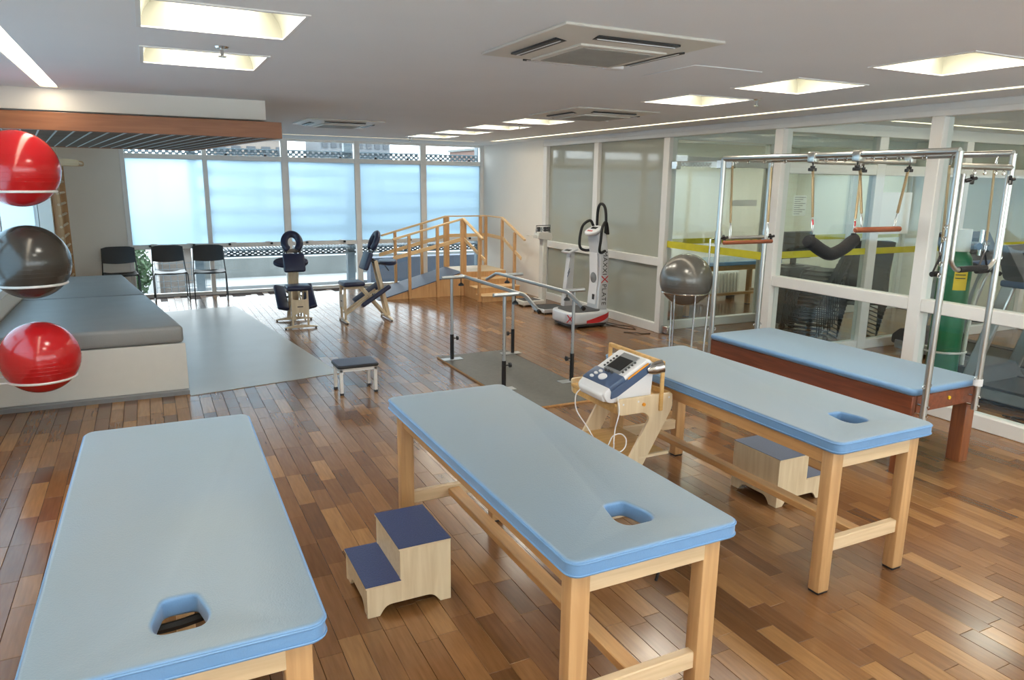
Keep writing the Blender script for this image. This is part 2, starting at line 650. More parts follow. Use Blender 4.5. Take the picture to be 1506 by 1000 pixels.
pm = {l: to_mesh('plank', B().box(0.0007, PW - 0.0007, 0.0007, l - 0.0007, -0.012, 0.0), 0.0012, 1) for l in LENS}
for m_ in pm.values():
    m_.materials.append(MATS['parquet'])
for px, py, l in planks[:300]:
    link('plank', pm[l], None, floor, (px, py, 0))
fb = B()
for px, py, l in planks[300:]:
    x0, x1, y0, y1 = px + 0.0009, px + PW - 0.0009, py + 0.0009, py + l - 0.0009
    n = len(fb.v)
    e = 0.0012
    fb.v += [(x0, y0, -0.004), (x1, y0, -0.004), (x1, y1, -0.004), (x0, y1, -0.004), (x0 + e, y0 + e, 0), (x1 - e, y0 + e, 0), (x1 - e, y1 - e, 0), (x0 + e, y1 - e, 0)]
    fb.f += [(n + 4, n + 5, n + 6, n + 7), (n, n + 1, n + 5, n + 4), (n + 1, n + 2, n + 6, n + 5), (n + 2, n + 3, n + 7, n + 6), (n + 3, n, n + 4, n + 7)]
me = bpy.data.meshes.new('plank_field')
me.from_pydata(fb.v, [], fb.f)
pf = link('plank_field', me, 'parquet', floor)
pf['kind'] = 'stuff'

# ceiling with openings for the troffers and slot lights
LW, LH = 0.60, 0.56
lights = [  # centre x, centre y, label
    (0.345, 3.47, 'recessed ceiling light at upper left, the larger, nearer one of the left pair'),
    (0.355, 4.60, 'recessed ceiling light at upper left, the smaller, farther one beside the sprinkler'),
    (3.97, 2.62, 'big recessed ceiling light at upper right cut by the picture edge'),
    (3.97, 3.70, 'recessed ceiling light second from the right edge above the glass wall'),
    (3.97, 4.72, 'recessed ceiling light just in front of the middle air conditioner, beside a sprinkler'),
    (3.90, 7.22, 'recessed ceiling light just behind the middle air conditioner'),
    (3.90, 8.25, 'recessed ceiling light third from the window in the far row'),
    (3.90, 9.35, 'recessed ceiling light second from the window in the far row'),
    (3.88, 10.42, 'recessed ceiling light closest to the big window'),
    (0.35, 0.30, 'recessed ceiling light behind the camera on the left'),
    (2.10, -0.9, 'recessed ceiling light behind the camera in the middle'),
    (3.97, 0.40, 'recessed ceiling light behind the camera on the right'),
    (3.97, 1.52, 'recessed ceiling light of the right row just outside the picture'),
    (3.97, -0.9, 'added unseen ceiling light behind the camera on the right, towards the rear windows'),  # unseen lights from here on, added to brighten the near tables
    (0.35, -0.9, 'added unseen ceiling light behind the camera on the left, towards the rear windows'),
    (2.10, 0.40, 'added unseen ceiling light right above the camera in the middle row'),
]
inner = [  # rooms beyond the glass wall
    (7.6, 8.6, 'ceiling light of the far room behind the corridor'),
    (8.9, 3.3, 'ceiling light of the treadmill room behind the cylinder'),
    (7.2, 3.6, 'ceiling light of the treadmill room nearest the glass wall'),
    (8.3, 6.45, 'ceiling light of the corridor above the stacked chairs'),
    (8.0, 0.8, 'ceiling light of the treadmill room out of sight to the right'),
    (9.4, 8.4, 'added ceiling light of the far room towards its end wall'),  # lights from here on added to brighten the rooms behind the glass
    (9.0, 1.9, 'added ceiling light of the treadmill room out of sight near its end wall'),
    (6.9, 10.9, 'added ceiling light of the room behind the smoked panes'),
]
holes = [(c[0] - LW / 2, c[0] + LW / 2, c[1] - LH / 2, c[1] + LH / 2) for c in lights + inner]
slots = [(5.16, 5.245, YB + 0.3, 11.2), (-0.63, -0.515, YB + 0.4, 6.62), (1.3, 5.0, 11.43, 11.475), (6.1, XE - 0.3, 5.05, 5.13), (6.1, XE - 0.3, 7.62, 7.74)]
holes += slots
def holed_plane(x0, x1, y0, y1, z, hs):
    xs = sorted({x0, x1} | {h[0] for h in hs} | {h[1] for h in hs})
    ys = sorted({y0, y1} | {h[2] for h in hs} | {h[3] for h in hs})
    b = B()
    for i in range(len(xs) - 1):
        for j in range(len(ys) - 1):
            cx, cy = (xs[i] + xs[i + 1]) / 2, (ys[j] + ys[j + 1]) / 2
            if any(h[0] < cx < h[1] and h[2] < cy < h[3] for h in hs):
                continue
            b.add([(xs[i], ys[j], z), (xs[i], ys[j + 1], z), (xs[i + 1], ys[j + 1], z), (xs[i + 1], ys[j], z)], [(0, 1, 2, 3)])
    return b
cb = holed_plane(XL, XE, YB, YW, CZ, holes)
cb.box(XL - 0.2, XE + 0.2, YB - 0.2, YW + 0.1, CZ + 0.24, CZ + 0.34)
struct(obj('ceiling', cb, 'ceiling_paint', smooth=False), 'smooth grey-white ceiling with recessed lights')

# bulkhead hanging over the left corner
struct(obj('trim_1', B().box(XL, 0.98, 6.70, YW, 2.34, CZ - 0.001), 'white_wall', smooth=False), 'white bulkhead above the wooden lattice')

# walls
wl = B()
wl.box(XL - 0.15, XL, YB, 3.0, 0, CZ + 0.24)
wl.box(XL - 0.15, XL, 11.25, YW, 0, CZ + 0.24)
wl.box(XL, XL + 0.15, 11.16, YW, 0, CZ)
wl.box(XL - 0.15, XL, 3.0, 11.25, 0, 0.75)
wl.box(XL - 0.15, XL, 3.0, 11.25, 2.12, CZ + 0.24)
struct(obj('wall_left', wl, 'white_wall', smooth=False), 'white left wall beside the wall bars')
struct(obj('wall_back', B().box(XL - 0.15, -0.29, YW, YW + 0.15, 0, CZ + 0.24), 'white_wall', smooth=False), 'white wall panel left of the big window')
def glazed_wall(name, wname, x0, x1, y0, y1, label, wlabel):
    b = B()
    b.box(x0, x1, y0, y1, 0, 0.55); b.box(x0, x1, y0, y1, 2.36, CZ + 0.24)
    n = max(2, round((x1 - x0) / 1.6))
    d = (x1 - x0) / n
    edges = []
    for k in range(n + 1):
        c = x0 + d * k
        a, e = max(x0, c - 0.09), min(x1, c + 0.09)
        b.box(a, e, y0, y1, 0.55, 2.36)
        edges.append((a, e))
    struct(obj(name, b, 'white_wall', smooth=False), label)
    w = sroot(wname, ((x0 + x1) / 2, y0, 0.55), wlabel)
    ym = (y0 + y1) / 2
    for k in range(n):
        a, e = edges[k][1], edges[k + 1][0]
        f = B()
        f.box(a, a + 0.05, ym - 0.03, ym + 0.03, 0.55, 2.36); f.box(e - 0.05, e, ym - 0.03, ym + 0.03, 0.55, 2.36)
        f.box(a + 0.05, e - 0.05, ym - 0.03, ym + 0.03, 0.55, 0.60); f.box(a + 0.05, e - 0.05, ym - 0.03, ym + 0.03, 2.31, 2.36)
        obj('window_frame', f, 'alu_frame', w, smooth=False)
        obj('pane', B().box(a + 0.05, e - 0.05, ym - 0.004, ym + 0.004, 0.60, 2.31), 'window_glass', w, smooth=False)
glazed_wall('wall_front', 'window_3', XL - 0.15, XE + 0.15, YB - 0.15, YB, 'white wall with windows behind the camera', 'row of windows behind the camera')
wr = obj('wall_right', B().box(XR, XR + 0.12, 10.286, YW + 0.1, 0, CZ + 0.24), 'white_wall', smooth=False)
struct(wr, 'white framed glass wall along the right side of the room')
struct(obj('wall_far', B().box(XE, XE + 0.15, YB, YW, 0, CZ + 0.24), 'white_wall', smooth=False), 'pale wall at the far side of the rooms behind the glass')
glazed_wall('wall_rear', 'window_4', XR + 0.12, XE, YW, YW + 0.15, 'pale rear wall of the far room behind the glass', 'windows of the far room behind the glass wall')
struct(obj('baseboard_back', B().box(XL + 0.15, -0.29, YW - 0.012, YW, 0, 0.07), 'white_frame', smooth=False))

struct(obj('wall_inner', B().box(6.4, XE, 9.5, 9.6, 0, CZ), 'white_wall', smooth=False), 'pale yellowish wall of the far room behind the corridor')
# ---- left window (etched pane)
w2 = sroot('window_2', (XL - 0.05, 7.1, 0.75), 'etched window in the left wall behind the exercise balls')
fr = B()
for a, b_ in ((3.0, 3.07), (5.7, 5.77), (8.4, 8.47), (11.18, 11.25)):
    fr.box(XL - 0.09, XL - 0.01, a, b_, 0.75, 2.12)
fr.box(XL - 0.09, XL - 0.01, 3.0, 11.25, 0.75, 0.81)
fr.box(XL - 0.09, XL - 0.01, 3.0, 11.25, 2.06, 2.12)
obj('window_frame', fr, 'alu_frame', w2, smooth=False)
for a, b_ in ((3.07, 5.7), (5.77, 8.4), (8.47, 11.18)):
    obj('pane', B().box(XL - 0.06, XL - 0.05, a, b_, 0.81, 2.06), 'frosted_glass', w2, smooth=False)

# ---- the big window
w1 = sroot('window_1', (2.7, YW, 0), 'wall of tall windows with etched middle panes and clear strips above and below')
mull = [(-0.30, -0.235), (0.845, 0.912), (2.04, 2.15), (3.25, 3.345), (4.44, 4.55), (5.60, 5.667)]
for a, b_ in mull:
    obj('mullion', B().box(a, b_, YW - 0.02, YW + 0.08, 0, CZ + 0.24), 'alu_frame', w1, bev=0.004)
for i in range(5):
    a, b_ = mull[i][1], mull[i + 1][0]
    for z0, z1 in ((0.0, 0.05), (0.755, 0.825), (2.13, 2.205), (2.46, CZ + 0.2)):
        obj('transom', B().box(a, b_, YW - 0.012, YW + 0.07, z0, z1), 'alu_frame', w1, bev=0.003)
    obj('clear_pane', B().box(a, b_, YW + 0.02, YW + 0.028, 0.05, 0.755), 'window_glass', w1, smooth=False)
    obj('etched_pane', B().box(a, b_, YW + 0.02, YW + 0.03, 0.825, 2.13), 'frosted_glass', w1, smooth=False, label='bluish white etched glass pane')
    obj('clear_pane', B().box(a, b_, YW + 0.02, YW + 0.028, 2.205, 2.46), 'window_glass', w1, smooth=False)
    for fx, s_ in ((0.22, 1), (0.80, -1)):
        if i in (2, 4) and fx < 0.5 and i == 4:
            continue
        hx = a + (b_ - a) * fx
        h = obj('latch', B().box(hx - 0.018, hx + 0.018, YW - 0.05, YW - 0.012, 0.79, 0.825), 'black_plastic', w1, bev=0.004)
        obj('lever', B().bar((hx, YW - 0.04, 0.832), (hx + s_ * 0.10, YW - 0.045, 0.836), 0.016, 0.012), 'alu_frame', h, bev=0.003)
    if i > 0:
        for fx in (0.25, 0.78):
            hx = a + (b_ - a) * fx
            obj('latch', B().box(hx - 0.02, hx + 0.02, YW - 0.04, YW - 0.012, 2.205, 2.235), 'black_plastic', w1, bev=0.004)

# ---- glass wall on the right
def frame_bar(root, x0, x1, y0, y1, z0, z1, name):
    return obj(name, B().box(x0, x1, y0, y1, z0, z1), 'white_frame', root, bev=0.006)
ys = [10.23, 8.77, 7.22, 5.46, 3.83, 2.25, 0.65, -0.95, -2.55]
for i, y in enumerate(ys):
    frame_bar(wr, XR, XR + 0.13, y - 0.055, y + 0.055, 0, 2.40, 'mullion')
frame_bar(wr, XR + 0.005, XR + 0.125, YB, 10.285, 2.40, CZ, 'header')
obj('header_bead', B().box(XR - 0.012, XR + 0.005, YB, 10.285, 2.445, 2.465), 'white_frame', wr)
for i in range(len(ys) - 1):
    y1, y0 = ys[i] - 0.055, ys[i + 1] + 0.055
    if i == 2:
        continue
    frame_bar(wr, XR + 0.01, XR + 0.12, y0, y1, 0, 0.115, 'bottom_rail')
    frame_bar(wr, XR + 0.01, XR + 0.12, y0, y1, 0.84, 0.945, 'middle_rail')
    g = 'smoked_frost' if i < 2 else 'pane_glass'
    obj('pane', B().box(XR + 0.06, XR + 0.068, y0, y1, 0.115, 0.84), g, wr, smooth=False)
    obj('pane', B().box(XR + 0.06, XR + 0.068, y0, y1, 0.945, 2.40), g, wr, smooth=False)

# ---- glass door of the corridor
d1 = sroot('door_1', (XR + 0.06, 6.35, 0), 'frameless glass door and side pane with a yellow safety stripe')
leaf = obj('door_leaf', B().box(XR + 0.055, XR + 0.065, 6.25, 7.16, 0.012, 2.10), 'pane_glass', d1, smooth=False)
obj('side_pane', B().box(XR + 0.055, XR + 0.065, 5.52, 6.235, 0.012, 2.10), 'pane_glass', d1, smooth=False)
obj('over_pane', B().box(XR + 0.055, XR + 0.065, 5.52, 7.16, 2.115, 2.40), 'pane_glass', d1, smooth=False)
obj('safety_stripe', B().box(XR + 0.046, XR + 0.054, 5.52, 7.16, 1.085, 1.165), 'yellow_tape', d1, smooth=False, label='yellow safety stripe')
for y, z in ((7.10, 2.06), (6.30, 2.06), (6.18, 2.06), (7.10, 0.05)):
    obj('patch_fitting', B().box(XR + 0.03, XR + 0.09, y - 0.06, y + 0.06, z - 0.035, z + 0.055), 'chrome', d1, bev=0.005)
obj('door_handle', B().tube([(XR + 0.045, 6.33, 0.85), (XR - 0.01, 6.33, 0.85), (XR - 0.01, 6.33, 1.25), (XR + 0.045, 6.33, 1.25)], 0.011), 'chrome', d1)

# ---- partitions either side of the corridor, seen through the glass
def partition(name, Y, ups, band, label):
    p = obj(name, B().box(XR + 0.13, XE, Y - 0.05, Y + 0.05, 2.38, CZ), 'white_frame', bev=0.004)
    struct(p, label)
    p_b = ups
    for a, b_ in ups:
        obj('mullion', B().box(a, b_, Y - 0.05, Y + 0.05, 0, 2.38), 'white_frame', p, bev=0.005)
    for i in range(len(ups) - 1):
        a, b_ = ups[i][1], ups[i + 1][0]
        obj('bottom_rail', B().box(a, b_, Y - 0.045, Y + 0.045, 0, 0.11), 'white_frame', p, bev=0.005)
        obj('band_rail', B().box(a, b_, Y - 0.045, Y + 0.045, band[0], band[1]), 'white_frame', p, bev=0.005)
        obj('pane', B().box(a, b_, Y - 0.004, Y + 0.004, 0.11, band[0]), 'pane_glass', p, smooth=False)
        obj('pane', B().box(a, b_, Y - 0.004, Y + 0.004, band[1], 2.38), 'pane_glass', p, smooth=False)
        obj('safety_stripe', B().box(a, b_, Y - 0.012, Y - 0.005, 1.10, 1.17), 'yellow_tape', p, smooth=False)
    return p
partition('wall_partition_rear', 7.35, [(5.80, 5.88), (7.45, 7.55), (9.1, 9.2), (10.3, 10.4)], (2.07, 2.19), 'white framed glass partition on the far side of the corridor')
partition('wall_partition_near', 5.55, [(5.80, 5.90), (7.22, 7.36), (8.75, 8.88), (10.3, 10.4)], (1.97, 2.08), 'white framed glass partition between corridor and treadmill room')

# ------------------------------------------------------------------ ceiling fittings
def troffer():
    t = thing('ceiling_light', '', 'ceiling light', (0, 0, CZ))
    hx, hy, d = LW / 2, LH / 2, 0.13
    f = B()
    for x0, x1, y0, y1 in ((-hx - 0.018, -hx, -hy - 0.018, hy + 0.018), (hx, hx + 0.018, -hy - 0.018, hy + 0.018), (-hx, hx, -hy - 0.018, -hy), (-hx, hx, hy, hy + 0.018)):
        f.box(x0, x1, y0, y1, -0.006, 0.0)
    obj('trim_frame', f, 'white_frame', t, off=False, smooth=False)
    lx, ly = 0.18, 0.25
    for s in (-1, 1):
        b = B(); pr = []
        for k in range(7):
            a = k / 6
            xx = hx + (lx - hx) * (1 - math.cos(a * PI / 2)); zz = d * math.sin(a * PI / 2)
            yy = hy + (ly - hy) * a
            pr.append((xx, yy, zz))
        for k in range(6):
            (xa, ya, za), (xb, yb, zb) = pr[k], pr[k + 1]
            b.add([(s * xa, -ya, za), (s * xa, ya, za), (s * xb, yb, zb), (s * xb, -yb, zb)], [(0, 1, 2, 3)])
        obj('end_reflector', b, 'troffer', t, off=False)
        b = B()
        vs = [(x, s * y, z) for x, y, z in pr]
        ws = [(-x, s * y, z) for x, y, z in pr]
        b.add(vs + ws, [(k, k + 1, 7 + k + 1, 7 + k) for k in range(6)])
        obj('side_reflector', b, 'troffer', t, off=False)
    obj('lens', B().box(-lx, lx, -ly, ly, d - 0.002, d + 0.01), 'lamp_lens', t, off=False, smooth=False, label='glowing white diffuser')
    return t
tp = troffer()
for i, (x, y, lb) in enumerate(lights + inner):
    if i == 0:
        tp.location = (x, y, CZ); tp['label'] = lb; tp['group'] = 'recessed ceiling lights'
    else:
        dup(tp, (x, y, CZ), 0, lb, 'recessed ceiling lights')

slot_labels = ['long thin slot light running along the top of the glass wall', 'slot light in the ceiling at upper left ending at the bulkhead',
               'thin slot light along the ceiling edge above the big window', 'slot light in the treadmill room running along the near partition', 'slot light in the far room behind the corridor']
for (x0, x1, y0, y1), lb in zip(slots, slot_labels):
    t = thing('slot_light', lb, 'ceiling light', ((x0 + x1) / 2, (y0 + y1) / 2, CZ), group='slot lights')
    b = B()
    for q in ((x0, x0 + 0.001, y0, y1), (x1 - 0.001, x1, y0, y1), (x0, x1, y0, y0 + 0.001), (x0, x1, y1 - 0.001, y1)):
        b.box(*q, CZ, CZ + 0.06)
    obj('housing', b, 'troffer', t, smooth=False)
    obj('lens', B().box(x0 + 0.001, x1 - 0.001, y0 + 0.001, y1 - 0.001, CZ + 0.010, CZ + 0.020), 'slot_lens', t, smooth=False, label='glowing strip diffuser')

def cassette(x, y, s, label):
    t = thing('air_conditioner', label, 'air conditioner', (x, y, CZ), 0, 'ceiling cassette air conditioners')
    h = s / 2
    p = B()
    p.add([(-h, -h, 0), (h, -h, 0), (h, h, 0), (-h, h, 0), (-h, -h, -0.012), (h, -h, -0.012), (h, h, -0.012), (-h, h, -0.012),
           (-h * .62, -h * .62, -0.04), (h * .62, -h * .62, -0.04), (h * .62, h * .62, -0.04), (-h * .62, h * .62, -0.04)],
          [(0, 3, 2, 1), (0, 1, 5, 4), (1, 2, 6, 5), (2, 3, 7, 6), (3, 0, 4, 7), (4, 5, 9, 8), (5, 6, 10, 9), (6, 7, 11, 10), (7, 4, 8, 11), (8, 9, 10, 11)])
    obj('panel', p, 'cream_plastic', t, off=False, bev=0.004)
    g = obj('intake_grille', B().box(-h * .56, h * .56, -h * .56, h * .56, -0.05, -0.039), 'cream_plastic', t, off=False, bev=0.003)
    gb = B()
    for k in range(25):
        a = -h * .46 + k * h * .92 / 24
        gb.box(-h * .47, h * .47, a - 0.006, a + 0.006, -0.053, -0.0495)
    obj('grille_bars', gb, 'ac_grille', g, off=False, smooth=False)
    for k in range(4):
        a = k * PI / 2
        b = B().box(-h * .52, h * .52, h * .70, h * .84, -0.034, -0.024)
        b.add([], [])
        o = obj('outlet', b.rot('Z', a), 'black_plastic', t, off=False, bev=0.002)
        l = B().box(-h * .50, h * .50, h * .765, h * .778, -0.038, -0.033)
        obj('louvre', l.rot('Z', a), 'white_plastic', o, off=False, bev=0.002)
    obj('receiver', B().box(h * .62, h * .84, h * .66, h * .84, -0.042, -0.02), 'white_plastic', t, off=False, bev=0.004)
    return t
cassette(2.04, 3.18, 0.86, 'large white ceiling air conditioner cassette with black outlets, nearest the camera')
cassette(3.88, 6.08, 0.90, 'white ceiling air conditioner cassette between the recessed lights on the right')
cassette(2.07, 8.70, 0.88, 'small far ceiling air conditioner cassette beside the wooden lattice')

for x, y, lb in ((0.41, 4.14, 'small sprinkler head beside the upper left ceiling light'), (4.32, 4.42, 'small sprinkler head beside the right ceiling light'),
                 (3.75, 11.1, 'small sprinkler head hanging near the window'), (7.9, 3.9, 'small sprinkler head on the ceiling of the treadmill room'),
                 (3.95, 7.75, 'small sprinkler head behind the middle air conditioner')):
    t = thing('sprinkler', lb, 'sprinkler', (x, y, CZ), 0, 'ceiling sprinklers')
    obj('flange', B().lathe([(0.0, 0), (0.035, 0), (0.03, -0.008), (0.012, -0.012)], n=14), 'chrome', t, off=False)
    obj('stem', B().cyl((0, 0, -0.01), (0, 0, -0.045), 0.008, 8), 'chrome', t, off=False)
    obj('deflector', B().lathe([(0.0, -0.044), (0.02, -0.045), (0.02, -0.05), (0.0, -0.052)], n=12), 'chrome', t, off=False)

obj_p = obj('access_panel', B().box(2.80, 3.30, 3.35, 3.85, CZ - 0.004, CZ), 'ceiling_paint', bev=0.002)
tag(obj_p, 'flush square access panel in the ceiling beside the nearest air conditioner', 'access panel')

# ------------------------------------------------------------------ wooden lattice under the bulkhead
lt = thing('ceiling_lattice', 'suspended wooden lattice canopy with brown front beam and dark slats', 'lattice', (0, 6.53, 2.18))
SK = -0.128
def lx(x, y): return x + SK * (y - 6.53)
Y0, Y1, X0, X1 = 6.50, 10.2, -1.24, 1.07
obj('front_beam', B().box(X0, X1, Y0 - 0.02, Y0 + 0.02, 2.182, 2.312), 'beam_wood', lt, bev=0.003)
b = B(); b.bar((lx(X1 - 0.02, Y0), Y0 + 0.02, 2.246), (lx(X1 - 0.02, Y1), Y1, 2.246), 0.04, 0.13)
obj('side_beam', b, 'beam_wood', lt)
obj('rear_beam', B().box(X0, lx(X1 - 0.04, Y1), Y1 - 0.02, Y1 + 0.02, 2.182, 2.312), 'beam_wood', lt)
k = 0
y = Y0 + 0.06
while y < Y1 - 0.04:
    obj('slat', B().box(X0, lx(X1 - 0.05, y), y, y + 0.035, 2.190, 2.24), 'dark_slat', lt, smooth=False)
    y += 0.085
x = X1 - 0.11
while x > -0.95:
    ya, yb = Y0 + 0.02, Y1 - 0.02
    if lx(x, yb) < X0 + 0.01:
        yb = 6.53 + (X0 + 0.01 - x) / SK
    if yb > ya + 0.2:
        b = B(); b.bar((lx(x, ya), ya, 2.193), (lx(x, yb), yb, 2.196), 0.011, 0.016)
        obj('batten', b, 'batten_grey', lt, smooth=False)
    x -= 0.116
for sx in (-0.9, 0.6):
    obj('hanger', B().cyl((sx, 6.9, 2.26), (sx, 6.9, 2.342), 0.008, 6), 'chrome', lt)

# ------------------------------------------------------------------ treatment tables
def face_hole(cx, cy, flip=1):
    pts = [(-0.040, 0.085), (0.040, 0.085), (0.068, -0.03), (0.052, -0.075), (-0.052, -0.075), (-0.068, -0.03)]
    return [(cx + x, cy + y * flip) for x, y in fillet(pts, [0.02, 0.02, 0.05, 0.05, 0.05, 0.05], 5)]

PADS = {}
def table(T, label, hole, pad_t=0.06, woods=('beech', 'beech_x', 'beech_y'), strap=False, rot=0.0):
    x0, x1, y0, y1, z = T
    w, l = x1 - x0, y1 - y0
    t = thing('treatment_table', label, 'massage table', ((x0 + x1) / 2, (y0 + y1) / 2, 0), rot, 'blue treatment tables')
    hw, hl = w / 2, l / 2
    key = round(w, 3), round(l, 3), hole
    pad = outline_mesh('pad', [rrect(-hw, hw, -hl, hl, 0.045, 6), face_hole(*hole)], pad_t, 0.012, 3)
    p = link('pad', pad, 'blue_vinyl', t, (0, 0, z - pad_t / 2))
    p['label'] = 'light blue vinyl padding with a face hole'
    for zz in (pad_t / 2 - 0.010, -pad_t / 2 + 0.012):
        obj('piping', B().tube([(x, y, zz) for x, y in rrect(-hw - 0.001, hw + 0.001, -hl - 0.001, hl + 0.001, 0.046, 5)], 0.0035, 6, True), 'blue_vinyl_side', p, off=False)
    hx, hy = hole
    zt = z - pad_t
    ix, iy = hw - 0.045, hl - 0.05
    lw, ld = 0.072, 0.062
    for sx in (-1, 1):
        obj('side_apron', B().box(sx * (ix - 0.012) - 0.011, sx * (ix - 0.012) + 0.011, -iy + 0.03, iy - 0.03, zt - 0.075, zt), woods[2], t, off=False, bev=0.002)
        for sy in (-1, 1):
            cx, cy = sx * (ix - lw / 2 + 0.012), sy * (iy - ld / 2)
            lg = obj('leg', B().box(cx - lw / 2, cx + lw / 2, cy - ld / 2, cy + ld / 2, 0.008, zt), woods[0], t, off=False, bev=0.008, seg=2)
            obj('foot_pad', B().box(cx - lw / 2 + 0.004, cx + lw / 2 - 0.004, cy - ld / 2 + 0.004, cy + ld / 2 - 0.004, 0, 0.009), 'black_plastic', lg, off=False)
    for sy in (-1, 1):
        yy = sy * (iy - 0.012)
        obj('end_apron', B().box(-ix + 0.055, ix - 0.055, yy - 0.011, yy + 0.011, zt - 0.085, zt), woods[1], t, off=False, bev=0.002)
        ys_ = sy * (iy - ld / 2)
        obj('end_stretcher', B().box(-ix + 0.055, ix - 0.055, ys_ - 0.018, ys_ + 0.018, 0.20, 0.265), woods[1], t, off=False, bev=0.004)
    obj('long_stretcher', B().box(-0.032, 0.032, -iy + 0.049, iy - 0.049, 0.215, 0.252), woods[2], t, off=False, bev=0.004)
    if strap:
        obj('strap', B().tube(smooth_path([(hx - 0.14, hy + 0.085, zt - 0.008), (hx - 0.05, hy + 0.082, zt - 0.022), (hx + 0.05, hy + 0.10, zt - 0.022), (hx + 0.14, hy + 0.125, zt - 0.008)], 5), 0.013, 6), 'black_foam', t, off=False)
    return t
t1 = table(T1, 'light blue treatment table at lower left, black strap seen through its face hole', (0.0, -0.725), strap=True, rot=math.radians(-0.8))
t2 = table(T2, 'light blue treatment table in the middle foreground beside the navy step stool', (0.02, -0.705))
obj('dangling_strap', B().tube(smooth_path([(0.10, -0.78, 0.62), (0.105, -0.78, 0.57), (0.10, -0.775, 0.53)], 4), 0.006, 6), 'black_foam', t2, off=False)
t3 = table(T3, 'light blue treatment table right of the device trolley with a step stool under it', (0.02, -0.675))

# ------------------------------------------------------------------ step stools
def step_stool(name_label, loc, mirror, top_m):
    t = thing('step_stool', name_label, 'step stool', loc, 0, 'two-step wooden stools')
    W_, D, h1, h2, xs = 0.385, 0.37, 0.15, 0.30, 0.15
    mx = (lambda x: W_ - x) if mirror else (lambda x: x)
    prof = [(0.0, 0), (0.055, 0), (0.085, 0.045), (0.30, 0.045), (0.335, 0), (W_, 0), (W_, h2 - 0.012), (xs, h2 - 0.012), (xs, h1 - 0.012), (0.0, h1 - 0.012)]
    prof = fillet([(mx(x), z) for x, z in prof], [0, 0, 0.03, 0.03, 0, 0, 0, 0, 0, 0], 4)
    for y0, y1 in ((0, 0.016), (D - 0.016, D)):
        obj('side_panel', B().prism(prof, 'y', y0, y1), 'birch_ply', t, off=False, bev=0.001)
    def xb(a, b): return (min(mx(a), mx(b)), max(mx(a), mx(b)))
    def riser(x, z0, z1, arch):
        a, b_ = xb(x, x + 0.014)
        if arch:
            pr = fillet([(0.016, z0), (0.06, z0), (0.09, 0.045), (D - 0.09, 0.045), (D - 0.06, z0), (D - 0.016, z0), (D - 0.016, z1), (0.016, z1)], [0, 0, 0.03, 0.03, 0, 0, 0, 0], 4)
            return B().prism(pr, 'x', a, b_)
        return B().box(a, b_, 0.016, D - 0.016, z0, z1)
    obj('riser', riser(0.004, 0, h1 - 0.012, True), 'birch_ply_x', t, off=False)
    obj('riser', riser(xs + 0.002, h1 - 0.012, h2 - 0.012, False), 'birch_ply_x', t, off=False)
    obj('back_panel', riser(W_ - 0.016, 0, h2 - 0.012, True), 'birch_ply', t, off=False)
    for (a, b_), z in ((xb(-0.006, xs + 0.002), h1), (xb(xs - 0.006, W_), h2)):
        tr = obj('tread', B().box(a, b_, -0.003, D + 0.003, z - 0.012, z - 0.003), 'birch_ply_x', t, off=False, bev=0.001)
        obj('rubber_top', B().box(a, b_, -0.003, D + 0.003, z - 0.003, z), top_m, tr, off=False, label='non-slip blue rubber sheet')
    return t
step_stool('two-step wooden stool with navy treads in the foreground left of the middle table', (0.705, 2.76, 0), False, 'navy_rubber')
step_stool('two-step wooden stool with grey-blue top standing under the right table', (3.155, 2.815, 0), True, 'slate_rubber')

# ------------------------------------------------------------------ trapeze table (dark wood) with steel frame
x0, x1, y0, y1, z = T4
tt = thing('trapeze_table', 'dark wood exercise table with blue pad and tall steel trapeze frame by the glass wall', 'exercise table', ((x0 + x1) / 2, (y0 + y1) / 2, 0))
hw, hl = (x1 - x0) / 2, (y1 - y0) / 2
pad = outline_mesh('pad', [rrect(-hw, hw, -hl, hl, 0.05, 5)], 0.05, 0.024, 4)
link('pad', pad, 'blue_vinyl_soft_glare', tt, (0, 0, z - 0.026))
for s in (-1, 1):
    obj('side_apron', B().box(s * (hw - 0.035) - 0.02, s * (hw - 0.035) + 0.02, -hl + 0.02, hl - 0.02, z - 0.185, z - 0.052), 'red_brown', tt, off=False, bev=0.004)
    obj('end_apron', B().box(-hw + 0.056, hw - 0.056, s * (hl - 0.035) - 0.018, s * (hl - 0.035) + 0.018, z - 0.165, z - 0.052), 'red_brown', tt, off=False, bev=0.004)
    for s2 in (-1, 1):
        cx, cy = s * (hw - 0.062), s2 * (hl - 0.075)
        obj('leg', B().box(cx - 0.046, cx + 0.046, cy - 0.05, cy + 0.05, 0, z - 0.054), 'red_brown_z', tt, off=False, bev=0.005)
    obj('cross_beam', B().box(-hw + 0.1, hw - 0.1, s * 0.35 - 0.03, s * 0.35 + 0.03, z - 0.16, z - 0.1), 'red_brown', tt, off=False)
obj('brass_plug', B().cyl((0.02, -hl + 0.016, z - 0.10), (0.02, -hl + 0.008, z - 0.10), 0.012, 10), 'yellow_label', tt, off=False)
PX, PT = (4.285, 4.815), 2.06
PYn, PYf = 2.735, 4.70
PR = 0.021
